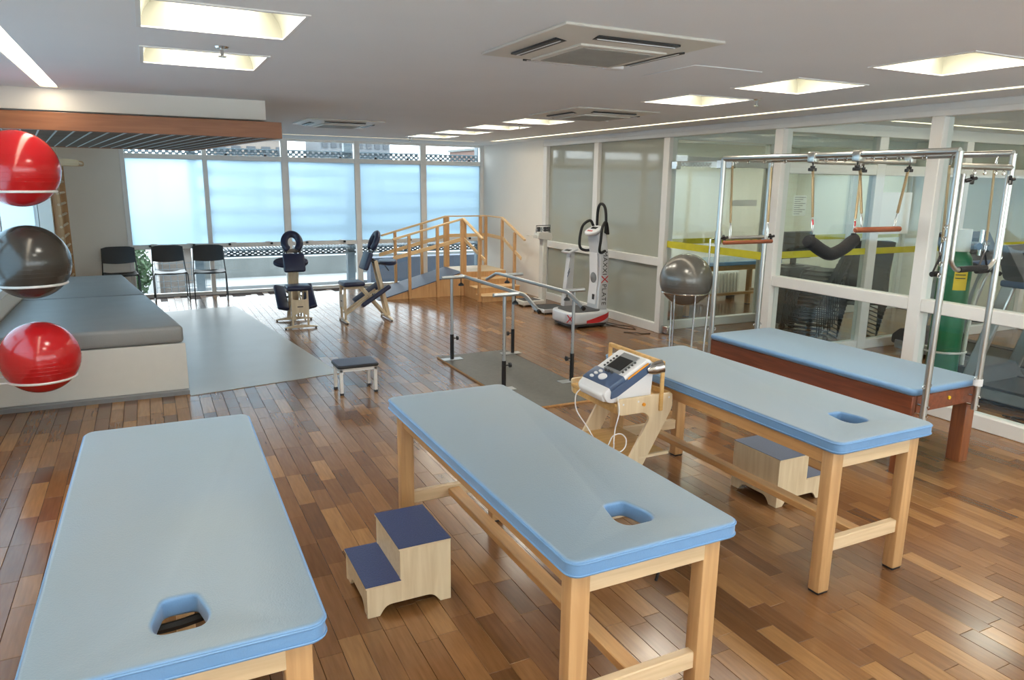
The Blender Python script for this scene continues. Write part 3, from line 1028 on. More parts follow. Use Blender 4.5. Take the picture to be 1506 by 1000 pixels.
for xx in PX:
    for yy in (PYn, PYf):
        p = obj('pole', B().tube([(xx, yy, 0.41), (xx, yy, PT)], PR, 12), 'brushed_steel', tt)
        for zz in (0.50, 0.44):
            obj('pole_bolt', B().cyl((xx, yy - 0.03, zz), (xx, yy + 0.05 * (1 if yy < 3 else -1), zz), 0.008, 6), 'chrome', p)
        sy = -1 if yy < 3 else 1
        for sx in (-1, 1):
            b = B().tube([(xx + sx * (0.032 + 0.013 * math.cos(a)), yy, 0.63 + 0.013 * math.sin(a)) for a in [k * PI / 4 for k in range(8)]], 0.0025, 5, True)
            obj('eyelet', b, 'chrome', p)
    obj('top_rail', B().tube([(xx, PYn - 0.0, PT), (xx, PYf, PT)], PR, 12), 'brushed_steel', tt)
obj('collar', B().cyl((PX[1], PYn, 0.575), (PX[1], PYn, 0.62), 0.029, 12), 'white_plastic', tt)
obj('end_rail', B().tube([(PX[0], PYn, PT - 0.085), (PX[1], PYn, PT - 0.085)], 0.019, 12), 'brushed_steel', tt)
obj('end_rail', B().tube([(PX[0], PYf, PT - 0.005), (PX[1], PYf, PT - 0.005)], 0.019, 12), 'brushed_steel', tt)
er = obj('slide_rail', B().tube([(PX[0], PYf, 1.41), (PX[1], PYf, 1.41)], 0.016, 10), 'brushed_steel', tt)
for xx in PX:
    obj('slider', B().cyl((xx, PYf, 1.36), (xx, PYf, 1.47), 0.028, 12), 'brushed_steel', tt)
    k = B()
    for a in (0.3, 2.4, 4.5):
        k.cyl((xx + 0.05, PYf - 0.02, 1.41), (xx + 0.05 + 0.03 * math.cos(a), PYf - 0.03, 1.41 + 0.03 * math.sin(a)), 0.012, 6)
    k.cyl((xx, PYf - 0.02, 1.41), (xx + 0.05, PYf - 0.025, 1.41), 0.008, 6)
    obj('star_knob', k, 'black_plastic', tt)
cb_y = (3.79, 3.42)
for yy in cb_y:
    cbar = obj('sliding_crossbar', B().tube([(PX[0], yy, PT - 0.045), (PX[1], yy, PT - 0.045)], 0.013, 10), 'brushed_steel', tt)
    for xx in PX:
        obj('clamp', B().box(xx - 0.03, xx + 0.03, yy - 0.03, yy + 0.03, PT - 0.05, PT + 0.026), 'brushed_steel', cbar, bev=0.008, seg=2)
        k = B().cyl((xx, yy, PT - 0.05), (xx, yy, PT - 0.085), 0.007, 6)
        k.box(xx - 0.035, xx + 0.035, yy - 0.011, yy + 0.011, PT - 0.108, PT - 0.085)
        k.cyl((xx, yy, PT - 0.09), (xx, yy, PT - 0.07), 0.018, 8)
        obj('clamp_knob', k, 'black_plastic', cbar, bev=0.003)
# eyelets under the rails
def eye(p, r=0.014, axis='x'):
    c = Vector(p)
    pts = []
    for k in range(9):
        a = 2 * PI * k / 9
        pts.append(c + (Vector((0, math.cos(a), math.sin(a))) if axis == 'x' else Vector((math.cos(a), 0, math.sin(a)))) * r)
    return B().tube(pts, 0.0026, 5, True)
for yy in (4.55, 4.42, 4.25, 4.05, 3.68, 3.60, 3.52, 3.31, 3.22, 3.12, 2.95):
    obj('eyelet', eye((PX[0], yy, PT - 0.034)), 'chrome', tt)
for xx in (4.45, 4.55, 4.66, 4.74):
    obj('eyelet', eye((xx, PYn, PT - 0.118), axis='y'), 'chrome', tt)
    obj('eyelet', eye((xx, PYf, 1.378), axis='y'), 'chrome', tt)
for zz, xx in ((1.62, 4.25), (1.55, 4.25), (1.40, 4.25), (1.33, 4.25), (1.42, 4.85)):
    obj('eyelet', eye((xx, PYn, zz), axis='y'), 'chrome', tt)
# push-through bar at the near end
inn = 0.045
pb = [(PX[0] + inn, PYn - 0.012, 1.93), (PX[0] + inn, PYn - 0.012, 1.47), (PX[0] + inn + 0.01, PYn - 0.012, 1.40), (PX[0] + inn + 0.05, PYn - 0.012, 1.365), (PX[0] + inn + 0.09, PYn - 0.012, 1.36)]
pc = [(PX[0] + PX[1] - a, b_, c) for a, b_, c in pb]
for q in (pb, pc):
    obj('push_bar_arm', B().tube(smooth_path(q, 4), 0.014, 10), 'brushed_steel', tt)
obj('push_bar_grip', B().tube([(PX[0] + inn + 0.085, PYn - 0.012, 1.36), (4.55, PYn - 0.012, 1.362), (PX[1] - inn - 0.085, PYn - 0.012, 1.36)], 0.019, 10), 'black_foam', tt, label='black foam grip')
for xx, s in ((PX[0] + inn, 1), (PX[1] - inn, -1)):
    k = B().cyl((xx, PYn - 0.03, 1.89), (xx + s * 0.03, PYn - 0.05, 1.90), 0.012, 8)
    for a in (0.2, 2.3, 4.4):
        k.cyl((xx + s * 0.03, PYn - 0.05, 1.90), (xx + s * 0.03 + 0.028 * math.cos(a), PYn - 0.055, 1.90 + 0.028 * math.sin(a)), 0.011, 6)
    obj('star_knob', k, 'black_plastic', tt)

def spring(p, q, r=0.0105, turns=46):
    p, q = Vector(p), Vector(q)
    pts, rs = [], []
    n = turns * 2
    for k in range(n + 1):
        pts.append(p.lerp(q, k / n)); rs.append(r if k % 2 else r * 0.78)
    rs[0] = rs[-1] = 0.004
    return B().tube(pts, rs, 8)
def hook(p, q):
    p, q = Vector(p), Vector(q)
    m = (p + q) / 2
    d = (q - p)
    s = Vector((1, 0, 0)) * 0.008
    return B().tube(smooth_path([p, p.lerp(q, 0.35) + s, p.lerp(q, 0.75) + s, q, p.lerp(q, 0.75) - s, p.lerp(q, 0.35) - s], 3, True), 0.0028, 5, True)
def hung_bar(name, label, tops, ends, cat, red):
    """two springs from `tops` down to `ends`"""
    t = thing(name, label, cat, ((ends[0][0] + ends[1][0]) / 2, (ends[0][1] + ends[1][1]) / 2, ends[0][2]), group=None)
    for a, b_ in zip(tops, ends):
        a, b_ = Vector(a), Vector(b_)
        s1, s2 = a.lerp(b_, 0.06), a.lerp(b_, 0.78)
        sp = obj('spring', spring(s1, s2), 'spring_steel', t)
        obj('snap_hook', hook(a, s1), 'chrome', sp)
        obj('snap_hook', hook(s2, b_), 'chrome', sp)
        if red:
            obj('tab', B().bar(s2.lerp(b_, 0.15), s2.lerp(b_, 0.5), 0.016, 0.006), 'red_print', sp)
    return t
# black padded sling
ya, yb = cb_y
sl = hung_bar('hanging_sling', 'black padded sling hanging on two springs from the trapeze frame', [(PX[0], ya, PT - 0.055), (PX[1] - 0.02, ya, PT - 0.058)], [(4.315, ya - 0.03, 1.52), (4.765, ya - 0.02, 1.50)], 'sling', True)
obj('pad', B().tube(smooth_path([(4.26, ya - 0.03, 1.46), (4.31, ya - 0.03, 1.445), (4.43, ya - 0.03, 1.385), (4.53, ya - 0.03, 1.355), (4.65, ya - 0.03, 1.39), (4.76, ya - 0.02, 1.445), (4.80, ya - 0.02, 1.455)], 5),
    [0.012] + [0.040] * 3 + [0.048] * 25 + [0.040] + [0.012], 12), 'black_foam', sl)
for xx, yy in ((4.315, ya - 0.03), (4.765, ya - 0.02)):
    obj('webbing', B().box(xx - 0.022, xx + 0.022, yy - 0.006, yy + 0.006, 1.44, 1.505), 'black_plastic', sl)
tb = hung_bar('trapeze_bar', 'red-brown wooden trapeze bar hanging on two springs right of the black sling', [(PX[0] + 0.02, yb, PT - 0.058), (PX[1], yb, PT - 0.058)], [(4.36, yb - 0.03, 1.575), (4.69, yb - 0.03, 1.575)], 'trapeze bar', False)
obj('dowel', B().tube([(4.292, yb - 0.03, 1.56), (4.30, yb - 0.03, 1.56), (4.75, yb - 0.03, 1.56), (4.758, yb - 0.03, 1.56)], [0.012, 0.019, 0.019, 0.012], 12), 'dowel_wood', tb)
t_b = hung_bar('trapeze_bar', 'orange-brown wooden bar hanging on two springs at the far end of the trapeze frame', [(4.37, PYf - 0.01, PT - 0.02), (4.79, PYf - 0.03, PT - 0.02)], [(4.37, PYf - 0.05, 1.395), (4.79, PYf - 0.05, 1.395)], 'trapeze bar', False)
obj('dowel', B().tube([(4.292, PYf - 0.055, 1.375), (4.30, PYf - 0.055, 1.375), (4.84, PYf - 0.055, 1.375), (4.848, PYf - 0.055, 1.375)], [0.010, 0.017, 0.017, 0.010], 12), 'dowel_wood', t_b)
# loop handles at the near end
for xx, lb in ((4.33, 'black loop handle hanging on a spring inside the near left trapeze pole'), (4.775, 'black loop handle hanging on a spring inside the near right trapeze pole')):
    t = thing('loop_handle', lb, 'handle', (xx, PYn + 0.06, 1.30), group='loop handles on springs')
    yy = PYn + 0.06
    sp = obj('spring', spring((xx - 0.03, yy, 1.98), (xx, yy, 1.52), 0.009, 40), 'spring_steel', t)
    obj('snap_hook', hook((xx - 0.03, yy - 0.01, 2.045), (xx - 0.03, yy, 1.97)), 'chrome', sp)
    obj('snap_hook', hook((xx, yy, 1.53), (xx, yy, 1.44)), 'chrome', sp)
    obj('strap', B().tube([(xx, yy, 1.445), (xx - 0.055, yy, 1.335), (xx + 0.055, yy, 1.335)], 0.007, 6, True), 'black_plastic', t)
    obj('grip', B().tube([(xx - 0.06, yy, 1.33), (xx + 0.06, yy, 1.33)], 0.017, 8), 'black_foam', t)

# ------------------------------------------------------------------ device trolley with ultrasound unit
tr = thing('device_trolley', 'small light plywood trolley with z-shaped sides beside the right table', 'trolley', (2.38, 3.35, 0))
YN, YF = 3.10, 3.585
prof = [(2.205, 0.70), (2.575, 0.70), (2.578, 0.61), (2.345, 0.215), (2.215, 0.02), (2.53, 0.02), (2.53, 0.0), (2.10, 0.0), (2.10, 0.04), (2.225, 0.23), (2.425, 0.57), (2.385, 0.607), (2.215, 0.607)]
prof = fillet(prof, [0.02, 0.02, 0.03, 0, 0.02, 0, 0, 0.02, 0.02, 0, 0.05, 0.05, 0.02], 5)
for y0, y1 in ((YN, YN + 0.018), (YF, YF + 0.018)):
    sp = obj('side_panel', B().prism(prof, 'y', y0, y1), 'birch_ply', tr, bev=0.002)
    for a, c in ((2.24, 0.67), (2.34, 0.675), (2.55, 0.675)):
        obj('screw_cap', B().cyl((a, y0 - 0.001, c), (a, y0 + 0.004, c), 0.006, 8), 'white_plastic', sp)
obj('top_shelf', B().box(2.20, 2.575, YN + 0.018, YF, 0.655, 0.672), 'honey_ply', tr, bev=0.002)
obj('rear_lip', B().box(2.56, 2.575, YN + 0.018, YF, 0.672, 0.70), 'honey_ply', tr, bev=0.002)
obj('front_brace', B().box(2.215, 2.23, YN + 0.018, YF, 0.61, 0.655), 'honey_ply', tr, bev=0.002)
obj('lower_shelf', B().box(2.20, 2.56, YN + 0.018, YF, 0.335, 0.35), 'honey_ply', tr, bev=0.002)
obj('shelf_edge', B().box(2.36, 2.57, YN - 0.002, YN + 0.02, 0.335, 0.352), 'birch_ply_x', tr, bev=0.002)
obj('knob', B().cyl((2.375, YN - 0.008, 0.655), (2.375, YN, 0.655), 0.010, 10), 'orange_plastic', tr)
for yy in (YN - 0.006, YF + 0.024):
    obj('guard_post', B().box(2.478, 2.502, yy - 0.007, yy + 0.007, 0.605, 0.885), 'honey_ply', tr, bev=0.003)
obj('guard_rail', B().box(2.478, 2.502, YN - 0.013, YF + 0.031, 0.868, 0.892), 'honey_ply', tr, bev=0.004)

dv = thing('ultrasound_unit', 'white and slate blue therapy ultrasound unit with dark screen on the trolley', 'medical device', (2.28, 3.32, 0.672))
# local frame: x from nose (low) to rear (high), y width, built unrotated in world axes
DX, DY, DZ = 2.125, 3.13, 0.672
L_, Wd = 0.33, 0.27
side = fillet([(0.0, 0.055), (0.025, 0.008), (0.06, 0.0), (0.32, 0.0), (0.33, 0.16), (0.315, 0.215), (0.285, 0.228), (0.04, 0.092)], [0.02, 0.02, 0.01, 0.01, 0.01, 0.02, 0.02, 0.03], 4)
body = B().prism([(DX + a, DZ + 0.004 + c) for a, c in side], 'y', DY, DY + Wd)
obj('body', body, 'white_plastic', dv, bev=0.014, seg=3)
ang = math.atan2(0.228 - 0.092, 0.285 - 0.04)
def face(u0, u1, v0, v1, h0, h1):
    """box lying on the sloping face; u runs up the slope from the nose end, v across"""
    b = B().box(u0, u1, v0, v1, h0, h1)
    b.rot('Y', -ang)
    return b.move((DX + 0.04, DY, DZ + 0.004 + 0.092))
obj('lower_fascia', face(-0.005, 0.105, -0.004, Wd + 0.004, -0.035, 0.005), 'slate_plastic', dv, bev=0.008, seg=2)
obj('nose_cap', B().prism([(DX - 0.004, DZ + 0.05), (DX + 0.01, DZ + 0.012), (DX + 0.05, DZ + 0.006), (DX + 0.052, DZ + 0.09), (DX + 0.03, DZ + 0.088)], 'y', DY + 0.015, DY + Wd - 0.015), 'white_plastic', dv, bev=0.01, seg=2)
obj('side_band', B().prism([(DX + 0.045, DZ + 0.03), (DX + 0.09, DZ + 0.04), (DX + 0.315, DZ + 0.165), (DX + 0.325, DZ + 0.205), (DX + 0.29, DZ + 0.205), (DX + 0.05, DZ + 0.078)], 'y', DY - 0.012, DY + 0.002), 'slate_plastic', dv, bev=0.004)
obj('side_stripe', B().prism([(DX + 0.15, DZ + 0.132), (DX + 0.285, DZ + 0.206), (DX + 0.28, DZ + 0.212), (DX + 0.15, DZ + 0.14)], 'y', DY - 0.016, DY - 0.010), 'orange_plastic', dv)
scr = obj('display_bezel', face(0.105, 0.265, 0.05, 0.20, -0.004, 0.006), 'grey_plastic', dv, bev=0.003)
obj('display', face(0.125, 0.225, 0.062, 0.188, 0.004, 0.009), 'screen', scr, bev=0.001, label='dark display screen')
for k in range(5):
    u = 0.12 + k * 0.023
    obj('soft_key', face(u, u + 0.012, 0.030, 0.042, 0.002, 0.010), 'dark_grey', dv, bev=0.002)
    obj('soft_key', face(u, u + 0.012, 0.208, 0.22, 0.002, 0.010), 'dark_grey', dv, bev=0.002)
def disc(u, v, r, rv=None, h=0.012):
    b = B().lathe([(0, 0.0), (1, 0.0), (1, h * 0.7), (0.85, h), (0, h)], n=16)
    b.v = [(x * r, y * (rv or r), z) for x, y, z in b.v]
    b.move((u, v, 0)).rot('Y', -ang)
    return b.move((DX + 0.04, DY, DZ + 0.096))
obj('dial', disc(0.045, 0.125, 0.024, 0.032, 0.014), 'white_plastic', dv)
for u, v in ((0.075, 0.185), (0.05, 0.20), (0.022, 0.205)):
    obj('button', disc(u, v, 0.010, 0.016), 'white_plastic', dv)
for u, v in ((0.095, 0.10), (0.095, 0.13), (0.095, 0.16)):
    obj('button', disc(u, v, 0.008, 0.010, 0.016), 'dark_grey', dv)
hd = obj('treatment_head', B().tube([(DX + 0.285, DY - 0.005, DZ + 0.165), (DX + 0.315, DY - 0.018, DZ + 0.178), (DX + 0.34, DY - 0.028, DZ + 0.186), (DX + 0.365, DY - 0.038, DZ + 0.192)], [0.020, 0.034, 0.036, 0.036], 16), 'chrome', dv, label='shiny metal treatment head')
cab = [(DX + 0.015, DY + 0.245, DZ + 0.03), (DX - 0.03, DY + 0.23, DZ + 0.0), (DX - 0.04, DY + 0.20, DZ - 0.08), (DX - 0.005, DY + 0.13, DZ - 0.17), (DX + 0.01, DY + 0.07, DZ - 0.25), (DX - 0.01, DY + 0.05, DZ - 0.36), (DX + 0.02, DY + 0.06, DZ - 0.45)]
obj('cable', B().tube(smooth_path(cab, 6), 0.0035, 6), 'white_plastic', dv)
c2 = [(DX + 0.09, DY - 0.004, DZ + 0.045), (DX + 0.075, DY - 0.05, DZ - 0.03), (DX + 0.05, DY - 0.055, DZ - 0.12), (DX + 0.04, DY - 0.06, DZ - 0.20)]
lc = Vector((DX + 0.09, DY - 0.06, DZ - 0.215))
c2 += [tuple(lc + Vector((math.cos(a) * 0.05, 0.006 * k, math.sin(a) * 0.05))) for k, a in enumerate([PI * 0.9, PI * 1.2, PI * 1.5, PI * 1.8, PI * 2.1, PI * 2.4, PI * 2.7, PI * 3.0])]
c2 += [(DX + 0.01, DY - 0.02, DZ - 0.28), (DX + 0.0, DY - 0.0, DZ - 0.40)]
obj('cable', B().tube(smooth_path(c2, 5), 0.0035, 6), 'white_plastic', dv)

# ------------------------------------------------------------------ padded platforms on the left
def platform(y0, y1, label, front):
    t = thing('padded_platform', label, 'platform', (-0.5, y0, 0), 0, 'grey padded platforms')
    def xr(y): return 0.205 - 0.138 * (y - 6.754)
    xl = XL + 0.004
    b = B(); b.prism([(xl, y0), (xr(y0), y0), (xr(y1), y1), (xl, y1)], 'z', 0.035, 0.445)
    obj('base', b, 'white_lacquer', t, bev=0.003)
    if front:
        b = B(); b.prism([(xl, y0 - 0.07), (xr(y0), y0 - 0.07), (xr(y1) - 0.02, y1), (xl, y1)], 'z', 0, 0.035)
    else:
        b = B(); b.prism([(xl, y0), (xr(y0) - 0.02, y0), (xr(y1) - 0.02, y1), (xl, y1)], 'z', 0, 0.035)
    obj('plinth', b, 'grey_plastic', t)
    b = B(); b.prism([(xl, y0 + 0.004), (xr(y0) - 0.006, y0 + 0.004), (xr(y1) - 0.006, y1 - 0.006), (xl, y1 - 0.006)], 'z', 0.447, 0.60)
    obj('mattress', b, 'grey_vinyl', t, bev=0.035, seg=4, ang=60)
    return t
platform(6.754, 8.80, 'big grey padded platform with white base, nearer of the two at left', True)
platform(8.81, 10.75, 'big grey padded platform behind the nearer one, towards the window', False)

fm = B(); fm.prism([(0.21, 6.62), (1.56, 6.86), (1.06, 11.25), (-0.42, 11.05)], 'z', 0.0, 0.006)
tag(obj('floor_mat', fm, 'rubber_mat', bev=0.002), 'large thin grey vinyl mat on the floor beside the padded platforms', 'floor mat')

# ------------------------------------------------------------------ wall bars
wb = thing('wall_bars', 'beech wall bars ladder on the left wall behind the balls', 'wall bars', (XL + 0.21, 11.6, 0))
XL_, XL = XL, XL + 0.15
for yy in (11.28, 12.15):
    obj('upright', B().box(XL + 0.002, XL + 0.10, yy - 0.02, yy + 0.02, 0, 2.06), 'beech', wb, bev=0.004)
    obj('top_arm', B().prism(fillet([(XL + 0.002, 1.99), (XL + 0.22, 1.99), (XL + 0.36, 1.99), (XL + 0.36, 2.06), (XL + 0.22, 2.075), (XL + 0.002, 2.075)], [0, 0.02, 0.03, 0.03, 0.02, 0], 4), 'y', yy - 0.043, yy - 0.021), 'beech_x', wb)
for k in range(13):
    zz = 0.18 + k * 0.145
    obj('rung', B().cyl((XL + 0.075, 11.24, zz), (XL + 0.075, 12.19, zz), 0.017, 10), 'beech_x', wb)
obj('rung', B().cyl((XL + 0.33, 11.22, 2.025), (XL + 0.33, 12.17, 2.025), 0.017, 10), 'beech_x', wb)
XL = XL_

# ------------------------------------------------------------------ exercise balls on wall rings
def ball_mesh(r, n=56):
    prof = []
    m = 40
    for k in range(m + 1):
        a = -PI / 2 + PI * k / m
        rr = r * math.cos(a)
        g = 1.0
        prof.append((max(rr, 0.0) if 0 < k < m else 0.0, r * math.sin(a)))
    return B().lathe(prof, n=n)
def gym_ball(loc, r, m, label, cat='exercise ball', group='exercise balls'):
    t = thing('exercise_ball', label, cat, (loc[0], loc[1], loc[2] - r), 0, group)
    b = ball_mesh(r).move((0, 0, r))
    obj('shell', b, m, t, off=False, ang=180)
    for k in range(-3, 4):
        zz = r + k * r * 0.11
        rr = math.sqrt(r * r - (zz - r) ** 2)
        obj('seam_rib', B().tube([((rr + 0.0002) * math.cos(a), (rr + 0.0002) * math.sin(a), zz) for a in [2 * PI * j / 48 for j in range(48)]], 0.0012, 4, True), m, t, off=False)
    obj('valve', B().cyl((0, r - 0.004, r), (0, r + 0.002, r), 0.01, 8), 'white_plastic', t, off=False)
    return t
BX, BY, BR = -0.76, 6.0, 0.255
balls = [((BX, BY, 1.897), 'red_ball', 'red exercise ball at the top of the wall rings'), ((BX, BY, 1.262), 'grey_ball', 'dark grey exercise ball between the two red balls'), ((BX - 0.01, BY, 0.583), 'red_ball', 'red exercise ball lowest on the wall rings')]
for (c, m, lb), hl_ in zip(balls, ('upper red', 'grey', 'lower red')):
    gym_ball(c, BR, m, lb)
    dz = 0.15
    R_ = math.sqrt(BR * BR - dz * dz) + 0.006
    h = thing('ball_holder', 'white wire ring on the wall carrying the %s ball' % hl_, 'ball holder', (XL, BY, c[2] - dz), 0, 'white ball rings')
    obj('ring', B().tube([(c[0] + R_ * math.cos(a), BY + R_ * math.sin(a), c[2] - dz) for a in [2 * PI * j / 40 for j in range(40)]], 0.009, 8, True), 'white_frame', h)
    for s in (-1, 1):
        obj('arm', B().tube([(c[0] - R_ * 0.9, BY + s * R_ * 0.42, c[2] - dz), (XL + 0.01, BY + s * 0.10, c[2] - dz)], 0.008, 8), 'white_frame', h)
    obj('wall_plate', B().box(XL, XL + 0.012, BY - 0.14, BY + 0.14, c[2] - dz - 0.03, c[2] - dz + 0.03), 'white_frame', h, bev=0.003)
# ball on a chrome stand
gym_ball((5.235, 6.2, 0.826), 0.285, 'silver_ball', 'silver grey exercise ball on a chrome stand in front of the glass door')
bs = thing('ball_stand', 'chrome ring stand with thin legs holding the silver ball', 'ball stand', (5.235, 6.2, 0))
dz = 0.135; R_ = math.sqrt(0.285 ** 2 - dz ** 2) + 0.006
obj('ring', B().tube([(5.235 + R_ * math.cos(a), 6.2 + R_ * math.sin(a), 0.826 - dz) for a in [2 * PI * j / 40 for j in range(40)]], 0.008, 8, True), 'chrome', bs)
for a in (205, 255, 325, 85):
    a = math.radians(a)
    obj('leg', B().tube([(5.235 + R_ * math.cos(a), 6.2 + R_ * math.sin(a), 0.826 - dz), (5.235 + (R_ - 0.02) * math.cos(a), 6.2 + (R_ - 0.02) * math.sin(a), 0.0)], 0.010, 8), 'chrome', bs)
obj('foot_ring', B().tube([(5.235 + (R_ - 0.02) * math.cos(a), 6.2 + (R_ - 0.02) * math.sin(a), 0.009) for a in [2 * PI * j / 32 for j in range(32)]], 0.008, 6, True), 'chrome', bs)

# ------------------------------------------------------------------ black wire chairs
def wire_chair():
    t = thing('wire_chair', '', 'chair', (0, 0, 0))
    hw = 0.235
    r = 0.0085
    for s in (-1, 1):
        x = s * hw
        pts = [(x * 0.92, 0.30, 0.80), (x * 0.96, 0.24, 0.55), (x, 0.20, 0.42), (x, 0.225, 0.02), (x, 0.20, 0.009), (x, -0.20, 0.009), (x, -0.225, 0.02), (x * 0.98, -0.20, 0.41), (x * 0.94, -0.18, 0.435), (x * 0.94, 0.19, 0.425)]
        obj('side_frame', B().tube(pts, r, 8), 'black_steel', t, off=False)
    obj('cross_rod', B().cyl((-hw * 0.94, -0.15, 0.428), (hw * 0.94, -0.15, 0.428), r, 8), 'black_steel', t, off=False)
    obj('cross_rod', B().cyl((-hw, 0.20, 0.43), (hw, 0.20, 0.43), r, 8), 'black_steel', t, off=False)
    n, m = 8, 6
    def shell(f, th):
        b = B(); vs = []
        for side in (0, 1):
            for i in range(n + 1):
                for j in range(m + 1):
                    p = f(i / n * 2 - 1, j / m)
                    vs.append((p[0], p[1], p[2] - th * side) if th > 0 else (p[0], p[1] - th * side, p[2]))
        N = (n + 1) * (m + 1)
        fs = []
        for i in range(n):
            for j in range(m):
                q = i * (m + 1) + j
                fs.append((q, q + 1, q + m + 2, q + m + 1)); fs.append((N + q, N + q + m + 1, N + q + m + 2, N + q + 1))
        for i in range(n):
            for j in (0, m):
                q = i * (m + 1) + j
                fs.append((q, q + m + 1, N + q + m + 1, N + q))
        for j in range(m):
            for i in (0, n):
                q = i * (m + 1) + j
                fs.append((q, N + q, N + q + 1, q + 1))
        return b.add(vs, fs)
    obj('seat', shell(lambda u, v: (u * 0.222, -0.21 + v * 0.42, 0.452 - 0.022 * (1 - u * u) - 0.012 * math.sin(v * PI)), 0.012), 'black_plastic', t, off=False, ang=60)
    obj('backrest', shell(lambda u, v: (u * 0.225 * (1 - 0.06 * v * v * abs(u)), 0.245 + 0.05 * v + 0.028 * (1 - u * u), 0.585 + 0.235 * v - 0.02 * (1 - u * u) * (1 - v) - (0.018 * abs(u) ** 6) * v), -0.014), 'black_plastic', t, off=False, ang=60)
    return t
ch = wire_chair()
ch.location = (-0.44 + 0.02, 12.17, 0); ch.rotation_euler = (0, 0, math.radians(4))
tag(ch, 'black wire chair farthest left by the window, half hidden by the padded platform', 'chair', 'black wire chairs by the window')
dup(ch, (0.245, 12.20, 0), math.radians(2), 'black wire chair in the middle of the three by the window', 'black wire chairs by the window')
dup(ch, (0.80, 12.12, 0), math.radians(-3), 'black wire chair rightmost of the three by the window', 'black wire chairs by the window')

# ------------------------------------------------------------------ low stool
st = thing('low_stool', 'small low stool with grey-blue padded top and white legs', 'stool', (1.55, 6.23, 0))
for xx in (1.40, 1.705):
    for yy in (6.115, 6.345):
        lg = obj('leg', B().box(xx - 0.014, xx + 0.014, yy - 0.014, yy + 0.014, 0.01, 0.235), 'white_frame', st, bev=0.003)
        obj('foot_cap', B().box(xx - 0.015, xx + 0.015, yy - 0.015, yy + 0.015, 0, 0.018), 'black_plastic', lg)
fr = B()
fr.box(1.386, 1.719, 6.101, 6.129, 0.21, 0.238); fr.box(1.386, 1.719, 6.331, 6.359, 0.21, 0.238); fr.box(1.386, 1.414, 6.13, 6.33, 0.21, 0.238); fr.box(1.691, 1.719, 6.13, 6.33, 0.21, 0.238)
obj('seat_frame', fr, 'white_frame', st, smooth=False)
sm = outline_mesh('seat_pad', [rrect(-0.185, 0.185, -0.145, 0.145, 0.035, 5)], 0.026, 0.010, 2)
link('seat_pad', sm, 'black_plastic', st, (0.0025, 0.0, 0.252))
sm = outline_mesh('seat_top', [rrect(-0.178, 0.178, -0.138, 0.138, 0.03, 5)], 0.006, 0.002, 2)
link('seat_top', sm, 'slate_rubber', st, (0.0025, 0.0, 0.267))

